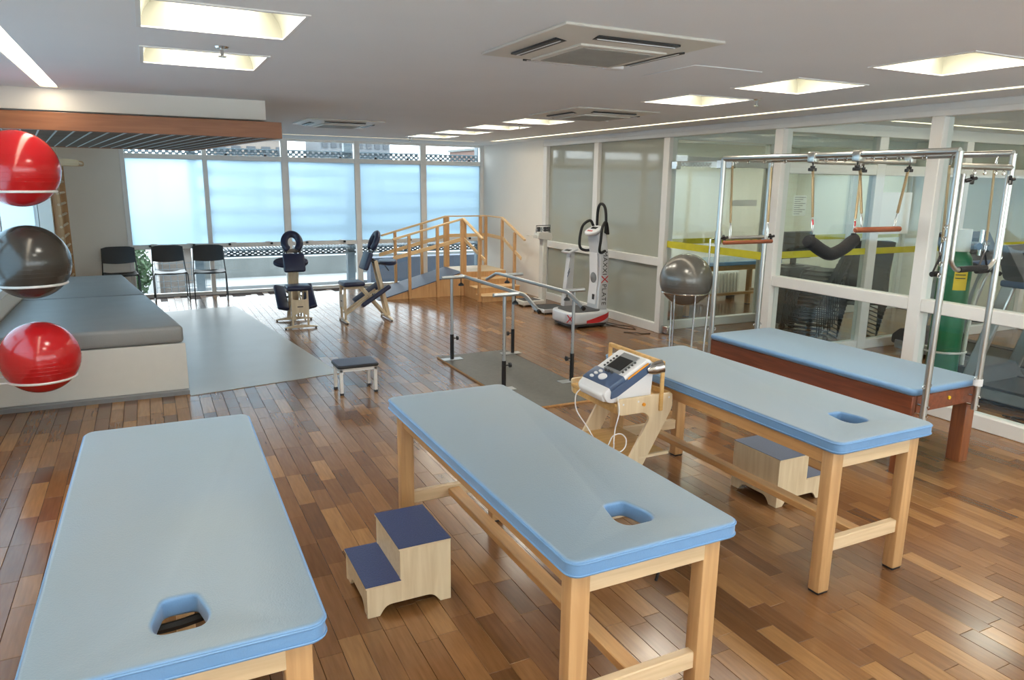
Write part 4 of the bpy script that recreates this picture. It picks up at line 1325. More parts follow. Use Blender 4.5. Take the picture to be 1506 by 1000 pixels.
# ------------------------------------------------------------------ massage chairs
def massage_chair(label, loc, rot, tilt):
    """local: +x from seat to face cradle, y across"""
    t = thing('massage_chair', label, 'massage chair', loc, rot, 'navy massage chairs')
    w = 'chair_frame_wood'
    def foot(x, hy, h):
        b = B(); b.prism([(-hy, 0.018), (-hy + 0.05, 0.012), (hy - 0.05, 0.012), (hy, 0.018), (hy - 0.06, 0.032), (0.06, h), (-0.06, h), (-hy + 0.06, 0.032)], 'x', x - 0.016, x + 0.016)
        f = obj('foot_bar', b, w, t, off=False, bev=0.003)
        for s in (-1, 1):
            obj('rubber_foot', B().cyl((x, s * (hy - 0.03), 0), (x, s * (hy - 0.03), 0.017), 0.012, 8), 'black_plastic', f, off=False)
    foot(0.035, 0.215, 0.045)
    foot(0.63, 0.25, 0.05)
    for s in (-1, 1):
        obj('front_post', B().bar((0.035, s * 0.095, 0.04), (0.035, s * 0.095, 0.475), 0.022, 0.03, (0, 1, 0)), w, t, off=False, bev=0.003)
        obj('lower_strut', B().bar((0.05, s * 0.06, 0.11), (0.50, s * 0.06, 0.40), 0.02, 0.035, (0, 1, 0)), w, t, off=False, bev=0.003)
        obj('cross_strut', B().bar((0.27, s * 0.085, 0.46), (0.60, s * 0.085, 0.06), 0.018, 0.035, (0, 1, 0)), w, t, off=False, bev=0.003)
        obj('mast', B().bar((0.64, s * 0.055, 0.05), (0.475, s * 0.055, 0.80), 0.022, 0.05, (0, 1, 0)), w, t, off=False, bev=0.003)
        obj('seat_rail', B().bar((0.03, s * 0.095, 0.468), (0.28, s * 0.095, 0.455), 0.022, 0.03, (0, 1, 0)), w, t, off=False, bev=0.003)
    pn = fillet([(-0.105, 0.16), (-0.07, 0.17), (-0.03, 0.205), (0.03, 0.205), (0.07, 0.17), (0.105, 0.16), (0.105, 0.40), (0.07, 0.37), (-0.07, 0.37), (-0.105, 0.40)], 0.02, 3)
    p = obj('front_panel', B().prism(pn, 'x', 0.012, 0.022), w, t, off=False)
    obj('maker_mark', B().box(0.0105, 0.012, -0.035, 0.035, 0.275, 0.288), 'dark_print', p, off=False)
    obj('mast_panel', B().bar((0.60, 0, 0.22), (0.485, 0, 0.745), 0.09, 0.012, (0, 1, 0)), w, t, off=False)
    def pad(c, size, rx, name, bev=0.022):
        b = B().box(-size[0] / 2, size[0] / 2, -size[1] / 2, size[1] / 2, -size[2] / 2, size[2] / 2)
        b.rot('Y', rx).move(c)
        obj(name, b, 'navy_vinyl', t, off=False, bev=bev, seg=3, ang=50)
    pad((0.155, 0, 0.51), (0.29, 0.30, 0.06), 0.0, 'seat_pad')
    pad((0.36, 0, 0.80), (0.065, 0.27, 0.245), math.radians(20), 'chest_pad', 0.024)
    for s in (-1, 1):
        b = B().box(-0.23, 0.23, -0.075, 0.075, -0.03, 0.03)
        b.rot('X', s * math.radians(18)).rot('Y', -math.radians(32)).move((0.43, s * 0.175, 0.345))
        obj('knee_pad', b, 'navy_vinyl', t, off=False, bev=0.025, seg=3, ang=50)
        obj('pad_bracket', B().bar((0.43, s * 0.06, 0.36), (0.43, s * 0.17, 0.335), 0.04, 0.02), 'black_steel', t, off=False)
    ar = outline_mesh('arm_pad', [[(0.105 * math.cos(a), 0.225 * math.sin(a)) for a in [2 * PI * k / 28 for k in range(28)]]], 0.055, 0.02, 3)
    ap = link('arm_pad', ar, 'navy_vinyl', t, (0.66, 0, 0.775))
    ap.rotation_euler = (0, tilt, 0)
    obj('arm_bracket', B().bar((0.49, 0, 0.76), (0.62, 0, 0.755), 0.05, 0.03), 'black_steel', t, off=False)
    obj('arm_lever', B().bar((0.60, -0.05, 0.735), (0.655, -0.06, 0.66), 0.014, 0.014), 'black_plastic', t, off=False)
    # horseshoe face cradle
    pts = []
    for k in range(15):
        a = math.radians(-58 + k * (360 - 64) / 14) - PI / 2 + math.radians(90)
        a = math.radians(-90 + 32 + k * (360 - 64) / 14)
        pts.append(Vector((0, 0.095 * math.cos(a), 0.115 * math.sin(a))))
    b = B().tube(smooth_path(pts, 2), [0.030] + [0.046] * 27 + [0.030], 12)
    b.v = [(x * 0.8, y, z) for x, y, z in b.v]
    b.rot('Y', math.radians(24)).move((0.475, 0, 1.05))
    obj('face_cradle', b, 'navy_vinyl', t, off=False, ang=60)
    obj('cradle_plate', B().box(-0.01, 0.01, -0.11, 0.11, -0.02, 0.02).rot('Y', math.radians(24)).move((0.475, 0, 0.945)), 'brushed_steel', t, off=False)
    for s in (-1, 1):
        obj('cradle_rod', B().cyl((0.41, s * 0.08, 0.86), (0.455, s * 0.08, 0.985), 0.008, 8), 'black_steel', t, off=False)
    obj('mast_head', B().bar((0.42, 0, 0.82), (0.50, 0, 0.77), 0.10, 0.05), 'black_steel', t, off=False, bev=0.005)
    return t
massage_chair('navy massage chair seen from behind its seat, left of the other one', (1.63, 9.20, 0), PI / 2 - math.radians(2), math.radians(-32))
massage_chair('navy massage chair seen from the side next to the wooden ramp', (2.20, 9.47, 0), math.radians(2), math.radians(-6))

# ------------------------------------------------------------------ training ramp with stairs
rp = thing('training_stairs', 'pine gait training ramp with landing, steps and handrails in the corner', 'ramp and stairs', (4.6, 11.0, 0))
RX0, RX1, RY0, RY1, PZ = 3.16, 4.58, 11.0, 11.8, 0.39
SX1 = 5.38
obj('ramp_side', B().prism([(RX0, 0), (RX1, 0), (RX1, PZ - 0.012), (RX0 + 0.03, 0.0)], 'y', RY0, RY0 + 0.02), 'pine_ramp', rp)
obj('ramp_side', B().prism([(RX0, 0), (RX1, 0), (RX1, PZ - 0.012), (RX0 + 0.03, 0.0)], 'y', RY1 - 0.02, RY1), 'pine_ramp', rp)
b = B(); b.prism([(RX0 - 0.02, 0.0), (RX0 + 0.03, 0.0), (RX1, PZ - 0.012), (RX1, PZ), (RX0 + 0.0, 0.01)], 'y', RY0 - 0.004, RY1 + 0.004)
obj('ramp_top', b, 'slate_rubber', rp, label='grey rubber ramp surface')
obj('landing', B().box(RX1, SX1, RY0, RY1, 0, PZ - 0.012), 'pine_ramp', rp)
for k in range(4):
    ya = RY0 + k * 0.2 + 0.004
    obj('landing_board', B().box(RX1, SX1, ya, ya + 0.188, PZ - 0.012, PZ), 'birch_ply_x', rp, bev=0.002)
SX0 = 4.60
for k in range(3):
    zt = PZ * (3 - k) / 4
    ya = RY0 - 0.26 * (k + 1)
    obj('step_block', B().box(SX0, SX1, ya, ya + 0.26, 0, zt - 0.016), 'pine_ramp', rp)
    obj('tread', B().box(SX0 - 0.006, SX1 + 0.006, ya - 0.018, ya + 0.26, zt - 0.016, zt), 'pine_rail', rp, bev=0.003)
def post(x, y, z0, z1, w=0.045, d=0.045):
    obj('post', B().box(x - w / 2, x + w / 2, y - d / 2, y + d / 2, z0, z1), 'pine_ramp', rp, bev=0.004)
def rail(p, q, w=0.045, h=0.03):
    obj('handrail', B().bar(p, q, w, h), 'pine_rail', rp, bev=0.004)
sl_ = (1.25 - 1.01) / (4.58 - 3.66)
yf = RY0 - 0.022
for x in (3.665, 4.14):
    post(x, yf, 0.0, 1.01 + (x - 3.66) * sl_)
post(4.565, yf, 0.0, 1.245, 0.05); post(4.615, yf, 0.0, 1.245, 0.05)
post(4.577, 10.30, 0.0, 1.02)
rail((3.40, yf, 0.95), (4.60, yf, 1.262)); rail((3.40, yf, 0.655), (4.60, yf, 0.935), 0.02, 0.06)
rail((4.59, yf, 1.262), (4.577, 10.17, 0.985)); rail((4.605, yf, 0.93), (4.60, 10.12, 0.66), 0.02, 0.055)
yb_ = RY1 + 0.022
for x in (3.70, 4.17):
    post(x, yb_, 0.0, 1.005 + (x - 3.70) * 0.255)
post(4.60, yb_, 0.0, 1.245, 0.05); post(4.65, yb_, 0.0, 1.245, 0.05)
rail((3.46, yb_, 0.95), (4.62, yb_, 1.258)); rail((3.42, yb_, 0.63), (4.62, yb_, 0.925), 0.02, 0.06)
post(5.27, yb_, 0.0, 1.245, 0.05); post(5.37, yb_ - 0.01, 0.0, 1.245, 0.05)
rail((4.62, yb_, 1.258), (5.40, yb_, 1.258), 0.045, 0.022); rail((4.62, yb_, 0.925), (5.40, yb_, 0.925), 0.02, 0.06)
xr_ = SX1 + 0.022
post(xr_, 11.2, 0.0, 1.24); post(xr_, 10.72, 0.0, 1.04)
rail((xr_, yb_, 1.258), (xr_, 11.2, 1.255), 0.045, 0.022); rail((xr_, 11.22, 1.258), (xr_, 10.36, 0.94))
rail((xr_, yb_, 0.925), (xr_, 11.2, 0.91), 0.02, 0.06); rail((xr_, 11.2, 0.92), (xr_, 10.48, 0.63), 0.02, 0.055)

# ------------------------------------------------------------------ parallel bars
pbr = thing('parallel_bars', 'steel parallel walking bars standing on a grey board', 'parallel bars', (3.07, 6.2, 0))
bd = obj('base_board', B().box(2.645, 3.46, 5.05, 7.06, 0.0, 0.018), 'beech_y', pbr, bev=0.002)
obj('board_mat', B().box(2.650, 3.455, 5.055, 7.055, 0.018, 0.021), 'dark_mat', bd)
BZ = 0.885
for px_, bx, s in ((2.745, 2.895, 1), (3.455, 3.335, -1)):
    for py_ in (6.875, 5.63):
        plx = px_ if px_ < 3 else px_ - 0.02
        pl = obj('floor_plate', B().box(plx - 0.11, plx + 0.11, py_ - 0.05, py_ + 0.05, 0.021, 0.027), 'grey_tube', pbr, bev=0.002)
        obj('sleeve', B().cyl((px_, py_, 0.0), (px_, py_, 0.29), 0.020, 12), 'black_steel', pbr)
        ps = obj('post', B().cyl((px_, py_, 0.28), (px_, py_, BZ - 0.015), 0.0155, 12), 'grey_tube', pbr)
        hb = B()
        for k in range(4):
            hb.cyl((px_ - 0.0162, py_ - 0.002, 0.34 + k * 0.05), (px_ - 0.0145, py_ - 0.002, 0.34 + k * 0.05), 0.004, 6)
        obj('pin_holes', hb, 'black_plastic', ps)
        kb = B().cyl((px_, py_, 0.245), (px_ + s * 0.055, py_, 0.245), 0.006, 8)
        kb.lathe([(0, -0.012), (0.024, -0.008), (0.024, 0.008), (0, 0.012)], n=10)
        n0 = len(kb.v) - 40
        kb.v[n0:] = [(px_ + s * 0.06 + z_, py_ + y_, 0.245 + x_) for x_, y_, z_ in kb.v[n0:]]
        obj('sleeve_knob', kb, 'black_plastic', pbr)
        obj('t_head', B().cyl((px_ - s * 0.11, py_, BZ), (bx, py_, BZ), 0.017, 12), 'grey_tube', pbr)
        k2 = B().cyl((bx - s * 0.045, py_, BZ - 0.01), (bx - s * 0.045, py_, BZ - 0.07), 0.005, 8)
        k2.lathe([(0.0, -0.095), (0.03, -0.09), (0.028, -0.075), (0.010, -0.06), (0.0, -0.055)], (bx - s * 0.045, py_, BZ), 10)
        obj('clamp_knob', k2, 'black_plastic', pbr)
    ends = [(bx, 6.99, BZ), (bx, 5.56, BZ), (bx, 5.50, BZ - 0.012), (bx, 5.28, BZ - 0.10)]
    if s < 0:
        ends = [(bx, 7.30, BZ - 0.10), (bx, 7.06, BZ - 0.008)] + ends
    br = obj('hand_bar', B().tube(ends, 0.0175, 12), 'grey_tube', pbr)
    obj('end_cap', B().cyl((bx, 5.285, BZ - 0.098), (bx, 5.262, BZ - 0.1075), 0.0185, 12), 'black_plastic', br)

# ------------------------------------------------------------------ vibration plate
vp = thing('vibration_plate', 'silver vibration plate machine with tall column and curved black handles', 'vibration plate', (5.09, 8.10, 0))
CX, CY = 5.09, 8.10
def rr_solid(name, m, par, x0, x1, y0, y1, r, z0, z1, bev, label=None):
    me_ = outline_mesh(name, [rrect(x0, x1, y0, y1, r, 8)], z1 - z0, bev, 3)
    o = link(name, me_, m, par, (0, 0, (z0 + z1) / 2))
    if label: o['label'] = label
    return o
rr_solid('skirt', 'dark_grey', vp, -0.31, 0.29, -0.27, 0.27, 0.14, 0.022, 0.06, 0.006)
base = rr_solid('base', 'silver_paint', vp, -0.34, 0.32, -0.30, 0.30, 0.17, 0.05, 0.205, 0.03)
rr_solid('platform_mat', 'dark_grey', vp, -0.28, 0.20, -0.25, 0.25, 0.15, 0.203, 0.213, 0.003, 'dark grey platform mat')
for sx in (-0.2, 0.2):
    for sy in (-0.2, 0.2):
        obj('foot', B().cyl((sx, sy, 0), (sx, sy, 0.03), 0.03, 12), 'black_plastic', vp, off=False)
# red swoosh on the side facing the room
sw = B()
seg = 10
vs = []
for k in range(seg + 1):
    a = k / seg
    x = -0.10 + 0.40 * a
    zc = 0.075 + 0.10 * (a ** 1.5)
    h = 0.028 + 0.012 * math.sin(a * PI)
    yy = -0.3035
    if x > 0.15:
        q = (x - 0.15) / 0.17
        yy = -0.3035 + 0.17 * (1 - math.sqrt(max(0, 1 - q * q)))
    vs += [(x, yy, max(0.065, zc - h)), (x, yy, min(0.19, zc + h))]
sw.add(vs, [(2 * k, 2 * k + 2, 2 * k + 3, 2 * k + 1) for k in range(seg)])
obj('red_swoosh', sw, 'red_print', base, off=False) .location = (0, 0, -0.1275)
xm = text_mesh('logo', 'X', 0.15)
xl_ = link('logo', xm, 'red_print', base, (-0.3125, -0.2375, -0.005))
xl_.rotation_euler = (math.radians(90), 0, math.radians(-53)); xl_['label'] = 'red X logo'
# column
prof = [(0.16, 0.19), (0.33, 0.19), (0.335, 0.55), (0.325, 0.9), (0.28, 1.20), (0.19, 1.235), (0.13, 1.20), (0.175, 0.95), (0.195, 0.6), (0.17, 0.35)]
def col_at(z):
    return 0
col = obj('column', B().prism(fillet(prof, 0.03, 4), 'y', -0.13, 0.13), 'silver_paint', vp, off=False, bev=0.02, seg=3)
obj('column_inset', B().prism([(0.155, 0.27), (0.168, 0.27), (0.186, 0.6), (0.168, 0.95), (0.158, 0.95), (0.178, 0.6)], 'y', -0.095, 0.095), 'white_plastic', col, off=False)
sp = B().lathe([(0.0, 0.0), (0.07, 0.0), (0.07, 0.012), (0.06, 0.016), (0.0, 0.014)], n=24)
sp.rot('Y', -PI / 2).move((0.182, 0, 0.62))
obj('speaker', sp, 'grey_plastic', col, off=False)
obj('badge', B().box(0.156, 0.166, -0.06, -0.01, 0.33, 0.40), 'dark_print', col, off=False)
def vtext(txt, size, z, m, nm):
    me_ = text_mesh(nm, txt, size, 0.0006, 1.12)
    o = link(nm, me_, m, col, (0.262, -0.1315, z))
    o.matrix_local = Matrix.Translation((0.262, -0.1315, z)) @ Matrix.Rotation(PI / 2, 4, 'Y') @ Matrix.Rotation(PI / 2, 4, 'X')
    return o
vtext('MAXXI', 0.095, 0.82, 'dark_print', 'lettering')
vtext('X', 0.15, 0.605, 'red_print', 'lettering')
vtext('PLATE', 0.095, 0.40, 'dark_print', 'lettering')
cn = B().lathe([(0.0, 0.0), (0.9, 0.0), (1.0, 0.25), (1.0, 0.75), (0.9, 1.0), (0.0, 1.0)], n=24)
cn.v = [(x * 0.11, y * 0.14, z * 0.05) for x, y, z in cn.v]
cn.rot('Y', -math.radians(28)).move((0.16, 0, 1.215))
con = obj('console', cn, 'silver_paint', vp, off=False, bev=0.004)
def on_con(b): return b.rot('Y', -math.radians(28)).move((0.16, 0, 1.215))
obj('console_display', on_con(B().box(0.005, 0.055, -0.06, 0.06, 0.050, 0.054)), 'screen', con, off=False)
for k in range(3):
    obj('console_key', on_con(B().box(-0.06, -0.035, -0.055 + k * 0.04, -0.03 + k * 0.04, 0.05, 0.054)), 'red_print', con, off=False)
for s in (-1, 1):
    pts = [(0.26, s * 0.12, 0.98), (0.16, s * 0.19, 0.965), (0.10, s * 0.235, 1.0), (0.10, s * 0.255, 1.12), (0.13, s * 0.235, 1.29), (0.21, s * 0.19, 1.36), (0.25, s * 0.17, 1.30), (0.28, s * 0.15, 1.20)]
    obj('handle', B().tube(smooth_path(pts, 5), 0.0185, 10), 'black_foam', vp, off=False)
hp = [(0.27, -0.10, 1.18), (0.27, -0.105, 1.40), (0.265, -0.075, 1.54), (0.26, 0.0, 1.585), (0.265, 0.075, 1.54), (0.27, 0.105, 1.40), (0.27, 0.10, 1.18)]
obj('top_handle', B().tube(smooth_path(hp, 6), 0.0185, 10), 'black_foam', vp, off=False)
pc_ = [(5.32, 8.0, 0.03), (5.40, 7.80, 0.006), (5.46, 7.62, 0.005), (5.55, 7.50, 0.005), (5.60, 7.66, 0.006), (5.52, 7.82, 0.006), (5.42, 7.98, 0.02)]
obj('power_cord', B().tube(smooth_path(pc_, 6), 0.005, 6), 'black_plastic', vp)
tag(obj('floor_cable', B().tube(smooth_path([(5.30, 7.40, 0.005), (5.36, 7.33, 0.006), (5.40, 7.26, 0.012), (5.44, 7.22, 0.006), (5.56, 7.20, 0.005)], 5), 0.006, 6), 'black_plastic'), 'short black cable end lying on the floor by the glass wall', 'cable')

# ------------------------------------------------------------------ scales
s1 = thing('weighing_scale', 'white mechanical column scale against the end of the glass wall', 'scale', (5.2, 9.75, 0))
obj('platform', B().box(4.98, 5.36, 9.58, 9.90, 0.02, 0.085), 'cream_plastic', s1, bev=0.008)
obj('platform_mat', B().box(5.02, 5.30, 9.61, 9.87, 0.085, 0.09), 'dark_grey', s1)
for x in (5.02, 5.32):
    for y in (9.62, 9.86):
        obj('foot', B().cyl((x, y, 0), (x, y, 0.022), 0.018, 10), 'black_plastic', s1)
obj('column', B().box(5.36, 5.44, 9.68, 9.80, 0.0, 1.02), 'cream_plastic', s1, bev=0.01)
obj('head', B().prism(fillet([(5.26, 1.02), (5.50, 0.985), (5.52, 1.03), (5.50, 1.10), (5.28, 1.11)], 0.01, 3), 'y', 9.66, 9.82), 'cream_plastic', s1, bev=0.006)
obj('tray_arm', B().bar((5.10, 9.70, 1.065), (5.27, 9.72, 1.06), 0.05, 0.008), 'cream_plastic', s1)
obj('height_slide', B().box(5.39, 5.41, 9.80, 9.82, 0.3, 1.18), 'grey_tube', s1)
bm_ = obj('beam', B().cyl((5.24, 9.70, 1.145), (5.50, 9.70, 1.15), 0.008, 8), 'grey_tube', s1)
for x in (5.29, 5.40, 5.46):
    obj('poise', B().box(x - 0.022, x + 0.022, 9.68, 9.72, 1.12, 1.19), 'dark_grey', s1, bev=0.004)
obj('beam_bracket', B().tube([(5.25, 9.70, 1.105), (5.25, 9.70, 1.21), (5.49, 9.70, 1.215), (5.49, 9.70, 1.10)], 0.006, 6), 'dark_grey', s1)
s2 = thing('weighing_scale', 'grey electronic column scale between the white scale and the vibration plate', 'scale', (5.15, 9.1, 0))
obj('platform', B().box(4.96, 5.36, 8.88, 9.26, 0.02, 0.075), 'silver_paint', s2, bev=0.008)
obj('platform_mat', B().box(4.965, 5.355, 8.885, 9.255, 0.075, 0.082), 'dark_grey', s2, bev=0.002)
for x in (5.0, 5.32):
    for y in (8.92, 9.22):
        obj('foot', B().cyl((x, y, 0), (x, y, 0.022), 0.018, 10), 'black_plastic', s2)
obj('column', B().prism([(5.36, 0.0), (5.50, 0.0), (5.53, 0.86), (5.45, 0.86)], 'y', 9.02, 9.12), 'silver_paint', s2, bev=0.006)
obj('column_stripe', B().prism([(5.41, 0.50), (5.45, 0.58), (5.45, 0.60), (5.41, 0.52)], 'y', 9.017, 9.021), 'slate_plastic', s2)
obj('column_stripe', B().prism([(5.415, 0.55), (5.45, 0.62), (5.45, 0.64), (5.415, 0.57)], 'y', 9.017, 9.021), 'slate_plastic', s2)
hd_ = B().box(-0.085, 0.085, -0.11, 0.11, -0.015, 0.015).rot('Y', math.radians(-18)).move((5.47, 9.07, 0.885))
hh = obj('display_head', hd_, 'silver_paint', s2, bev=0.006)
obj('display', B().box(-0.055, 0.0, -0.07, 0.07, 0.013, 0.018).rot('Y', math.radians(-18)).move((5.47, 9.07, 0.885)), 'screen', hh)

# ------------------------------------------------------------------ things behind the glass
K = 0
for sx, sy, rz, n, who in ((7.25, 6.30, 205, 9, 'left'), (7.86, 6.12, 150, 9, 'right')):
    for k in range(n):
        a = math.radians(rz)
        off = Vector((math.sin(a), -math.cos(a), 0)) * (-0.022 * k)
        pos = ('lowest', 'second lowest', 'third from the floor', 'fourth from the floor', 'middle one', 'fourth from the top', 'third from the top', 'second from the top', 'topmost')[k]
        dup(ch, (sx + off.x, sy + off.y, 0.052 * k), a, 'stacked black chair behind the glass, %s of the %s stack' % (pos, who), 'stacked black chairs in the corridor')

cb2 = thing('drawer_cabinet', 'dark grey drawer cabinet on castors behind the stacked chairs', 'cabinet', (7.55, 6.85, 0))
obj('carcass', B().box(7.25, 7.85, 6.65, 7.05, 0.09, 0.82), 'dark_grey', cb2, bev=0.006)
for k in range(3):
    d = obj('drawer', B().box(7.27, 7.83, 6.632, 6.65, 0.12 + k * 0.235, 0.335 + k * 0.235), 'dark_grey', cb2, bev=0.005)
    obj('handle', B().box(7.47, 7.63, 6.618, 6.632, 0.26 + k * 0.235, 0.28 + k * 0.235), 'black_plastic', d)
for x in (7.3, 7.8):
    for y in (6.7, 7.0):
        obj('castor', B().cyl((x - 0.015, y, 0.045), (x + 0.015, y, 0.045), 0.045, 12), 'black_plastic', cb2)
mo = thing('monitor', 'dark grey flat monitor on the drawer cabinet', 'monitor', (7.55, 6.85, 0.82))
obj('screen_panel', B().box(7.30, 7.82, 6.80, 6.84, 0.92, 1.27), 'dark_grey', mo, bev=0.008)
obj('display', B().box(7.315, 7.805, 6.797, 6.80, 0.94, 1.255), 'screen', mo)
obj('stand', B().box(7.52, 7.60, 6.84, 6.87, 0.83, 1.05), 'dark_grey', mo)
obj('stand_foot', B().box(7.44, 7.68, 6.77, 6.95, 0.82, 0.832), 'dark_grey', mo, bev=0.003)

dup(t3, (7.62, 8.25, 0), PI / 2, 'light blue treatment table in the far room behind the corridor glass', 'blue treatment tables')
rb = thing('ribbed_unit', 'long white ribbed unit standing under the far room table', 'radiator', (7.7, 9.05, 0))
obj('body', B().box(7.0, 8.7, 8.98, 9.12, 0.06, 0.46), 'white_plastic', rb, bev=0.01)
for k in range(24):
    x = 7.03 + k * 0.07
    obj('rib', B().box(x, x + 0.04, 8.95, 8.985, 0.08, 0.44), 'cream_plastic', rb, bev=0.006)
for x in (7.1, 8.6):
    obj('foot', B().box(x - 0.03, x + 0.03, 8.98, 9.12, 0, 0.06), 'dark_grey', rb)

def treadmill(label, loc, rot):
    t = thing('treadmill', label, 'treadmill', loc, rot, 'treadmills behind the glass')
    obj('deck', B().box(-0.36, 0.36, -0.85, 0.85, 0.05, 0.15), 'grey_plastic', t, off=False, bev=0.01)
    obj('running_belt', B().box(-0.25, 0.25, -0.83, 0.5, 0.15, 0.163), 'black_plastic', t, off=False, bev=0.003)
    for s in (-1, 1):
        obj('foot_rail', B().box(s * 0.31 - 0.055, s * 0.31 + 0.055, -0.84, 0.5, 0.15, 0.172), 'dark_grey', t, off=False, bev=0.005)
        obj('upright', B().bar((s * 0.35, 0.62, 0.10), (s * 0.35, 0.36, 1.12), 0.05, 0.10, (1, 0, 0)), 'grey_tube', t, off=False, bev=0.01)
        obj('handrail', B().tube(smooth_path([(s * 0.35, 0.37, 1.08), (s * 0.35, 0.20, 1.10), (s * 0.35, -0.12, 1.05), (s * 0.35, -0.22, 1.02)], 4), 0.022, 8), 'black_foam', t, off=False)
    obj('motor_cover', B().prism(fillet([(0.48, 0.15), (0.9, 0.10), (0.9, 0.20), (0.80, 0.29), (0.56, 0.29)], 0.03, 3), 'x', -0.35, 0.35), 'dark_grey', t, off=False, bev=0.01)
    c = obj('console', B().prism(fillet([(0.24, 1.08), (0.42, 1.10), (0.50, 1.36), (0.44, 1.40)], 0.03, 3), 'x', -0.38, 0.38), 'dark_grey', t, off=False, bev=0.015)
    obj('console_band', B().box(-0.39, 0.39, 0.20, 0.44, 1.04, 1.10), 'slate_plastic', t, off=False, bev=0.02, seg=2)
    b = B().box(-0.2, 0.2, -0.002, 0.002, -0.09, 0.09).rot('X', math.radians(-36)).move((0, 0.335, 1.25))
    obj('display', b, 'screen', c, off=False)
    for x in (-0.3, 0.3):
        for y in (-0.75, 0.75):
            obj('foot', B().cyl((x, y, 0), (x, y, 0.055), 0.03, 10), 'black_plastic', t, off=False)
    return t
tm = treadmill('dark treadmill behind the glass at the right edge of the picture', (6.78, 3.15, 0), math.radians(2))
dup(tm, (7.85, 4.40, 0), math.radians(-3), 'dark treadmill behind the glass left of the green cylinder', 'treadmills behind the glass')
tag(obj('floor_cable', B().tube(smooth_path([(6.22, 3.30, 0.006), (6.30, 3.05, 0.007), (6.20, 2.90, 0.006), (6.12, 3.05, 0.012), (6.20, 3.22, 0.018), (6.28, 3.0, 0.02), (6.22, 2.7, 0.006)], 6), 0.007, 6), 'black_plastic'), 'coiled black cable on the floor beside the right treadmill', 'cable')

GX, GY = 6.32, 3.93
gc = thing('gas_cylinder', 'tall green gas cylinder with white guard and yellow label behind the glass', 'gas cylinder', (GX, GY, 0.06))
obj('body', B().lathe([(0.0, 0.065), (0.12, 0.065), (0.13, 0.08), (0.13, 1.18), (0.12, 1.25), (0.08, 1.315), (0.035, 1.335), (0.0, 1.335)], (GX, GY, 0), 28), 'green_cylinder', gc)
gd = B().lathe([(0.085, 1.31), (0.092, 1.31), (0.092, 1.50), (0.085, 1.50)], (GX, GY, 0), 20)
obj('valve_guard', gd, 'cream_plastic', gc)
obj('valve', B().cyl((GX, GY, 1.33), (GX, GY, 1.43), 0.018, 10).cyl((GX - 0.05, GY - 0.05, 1.43), (GX + 0.05, GY + 0.05, 1.43), 0.015, 8), 'grey_tube', gc)
rg = obj('regulator', B().cyl((GX + 0.02, GY - 0.03, 1.38), (GX + 0.11, GY - 0.20, 1.38), 0.016, 8).cyl((GX + 0.08, GY - 0.14, 1.28), (GX + 0.08, GY - 0.14, 1.50), 0.018, 10), 'chrome', gc)
obj('gauge', B().cyl((GX + 0.05, GY - 0.13, 1.36), (GX + 0.04, GY - 0.155, 1.36), 0.03, 14), 'slate_plastic', rg)
pts = []
lbq = B()
for k in range(7):
    a = math.radians(212 + k * 8)
    pts += [(GX + 0.1325 * math.cos(a), GY + 0.1325 * math.sin(a), 0.98), (GX + 0.1325 * math.cos(a), GY + 0.1325 * math.sin(a), 1.18)]
lbq.add(pts, [(2 * k, 2 * k + 2, 2 * k + 3, 2 * k + 1) for k in range(6)])
lo = obj('label_sheet', lbq, 'yellow_label', gc)
pts = []
lbq = B()
for zz in (1.08, 1.11, 1.14):
    n = len(lbq.v)
    pts = []
    for k in range(5):
        a = math.radians(216 + k * 9)
        pts += [(GX + 0.1335 * math.cos(a), GY + 0.1335 * math.sin(a), zz), (GX + 0.1335 * math.cos(a), GY + 0.1335 * math.sin(a), zz + 0.008)]
    lbq.add(pts, [(2 * k, 2 * k + 2, 2 * k + 3, 2 * k + 1) for k in range(4)])
obj('print_lines', lbq, 'dark_print', lo)
gt = thing('cylinder_cart', 'cream tubular hand cart carrying the green gas cylinder', 'cart', (GX, GY, 0))
rv = Vector((0.80, -0.60, 0))
bk = Vector((0.60, 0.80, 0))
for s in (-1, 1):
    q = Vector((GX, GY, 0)) + rv * (s * 0.175) + bk * 0.02
    pts = [q + Vector((0, 0, 0.05)), q + Vector((0, 0, 0.5)), q + Vector((0, 0, 0.95)) + rv * (s * 0.03), q + rv * (s * 0.07) + Vector((0, 0, 1.14)) - bk * 0.05, q + rv * (s * 0.09) + Vector((0, 0, 1.22)) - bk * 0.12]
    obj('handle_tube', B().tube(smooth_path(pts, 4), 0.018, 8), 'cream_plastic', gt)
    w_ = q + bk * 0.06
    obj('wheel', B().cyl(w_ + rv * (s * 0.02) + Vector((0, 0, 0.07)), w_ + rv * (s * 0.05) + Vector((0, 0, 0.07)), 0.07, 16), 'black_plastic', gt)
for zz in (0.42, 0.80):
    pts = [Vector((GX, GY, zz)) + rv * (0.175 * math.cos(a)) - bk * (0.143 * math.sin(a)) for a in [PI * k / 12 for k in range(13)]]
    obj('retaining_band', B().tube(pts, 0.010, 6), 'cream_plastic', gt)
    obj('cross_tube', B().tube([Vector((GX, GY, zz)) + rv * 0.175 + bk * 0.143, Vector((GX, GY, zz)) - rv * 0.175 + bk * 0.143], 0.012, 6), 'cream_plastic', gt)
obj('toe_plate', B().cyl((GX, GY, 0.05), (GX, GY, 0.06), 0.15, 16), 'cream_plastic', gt)

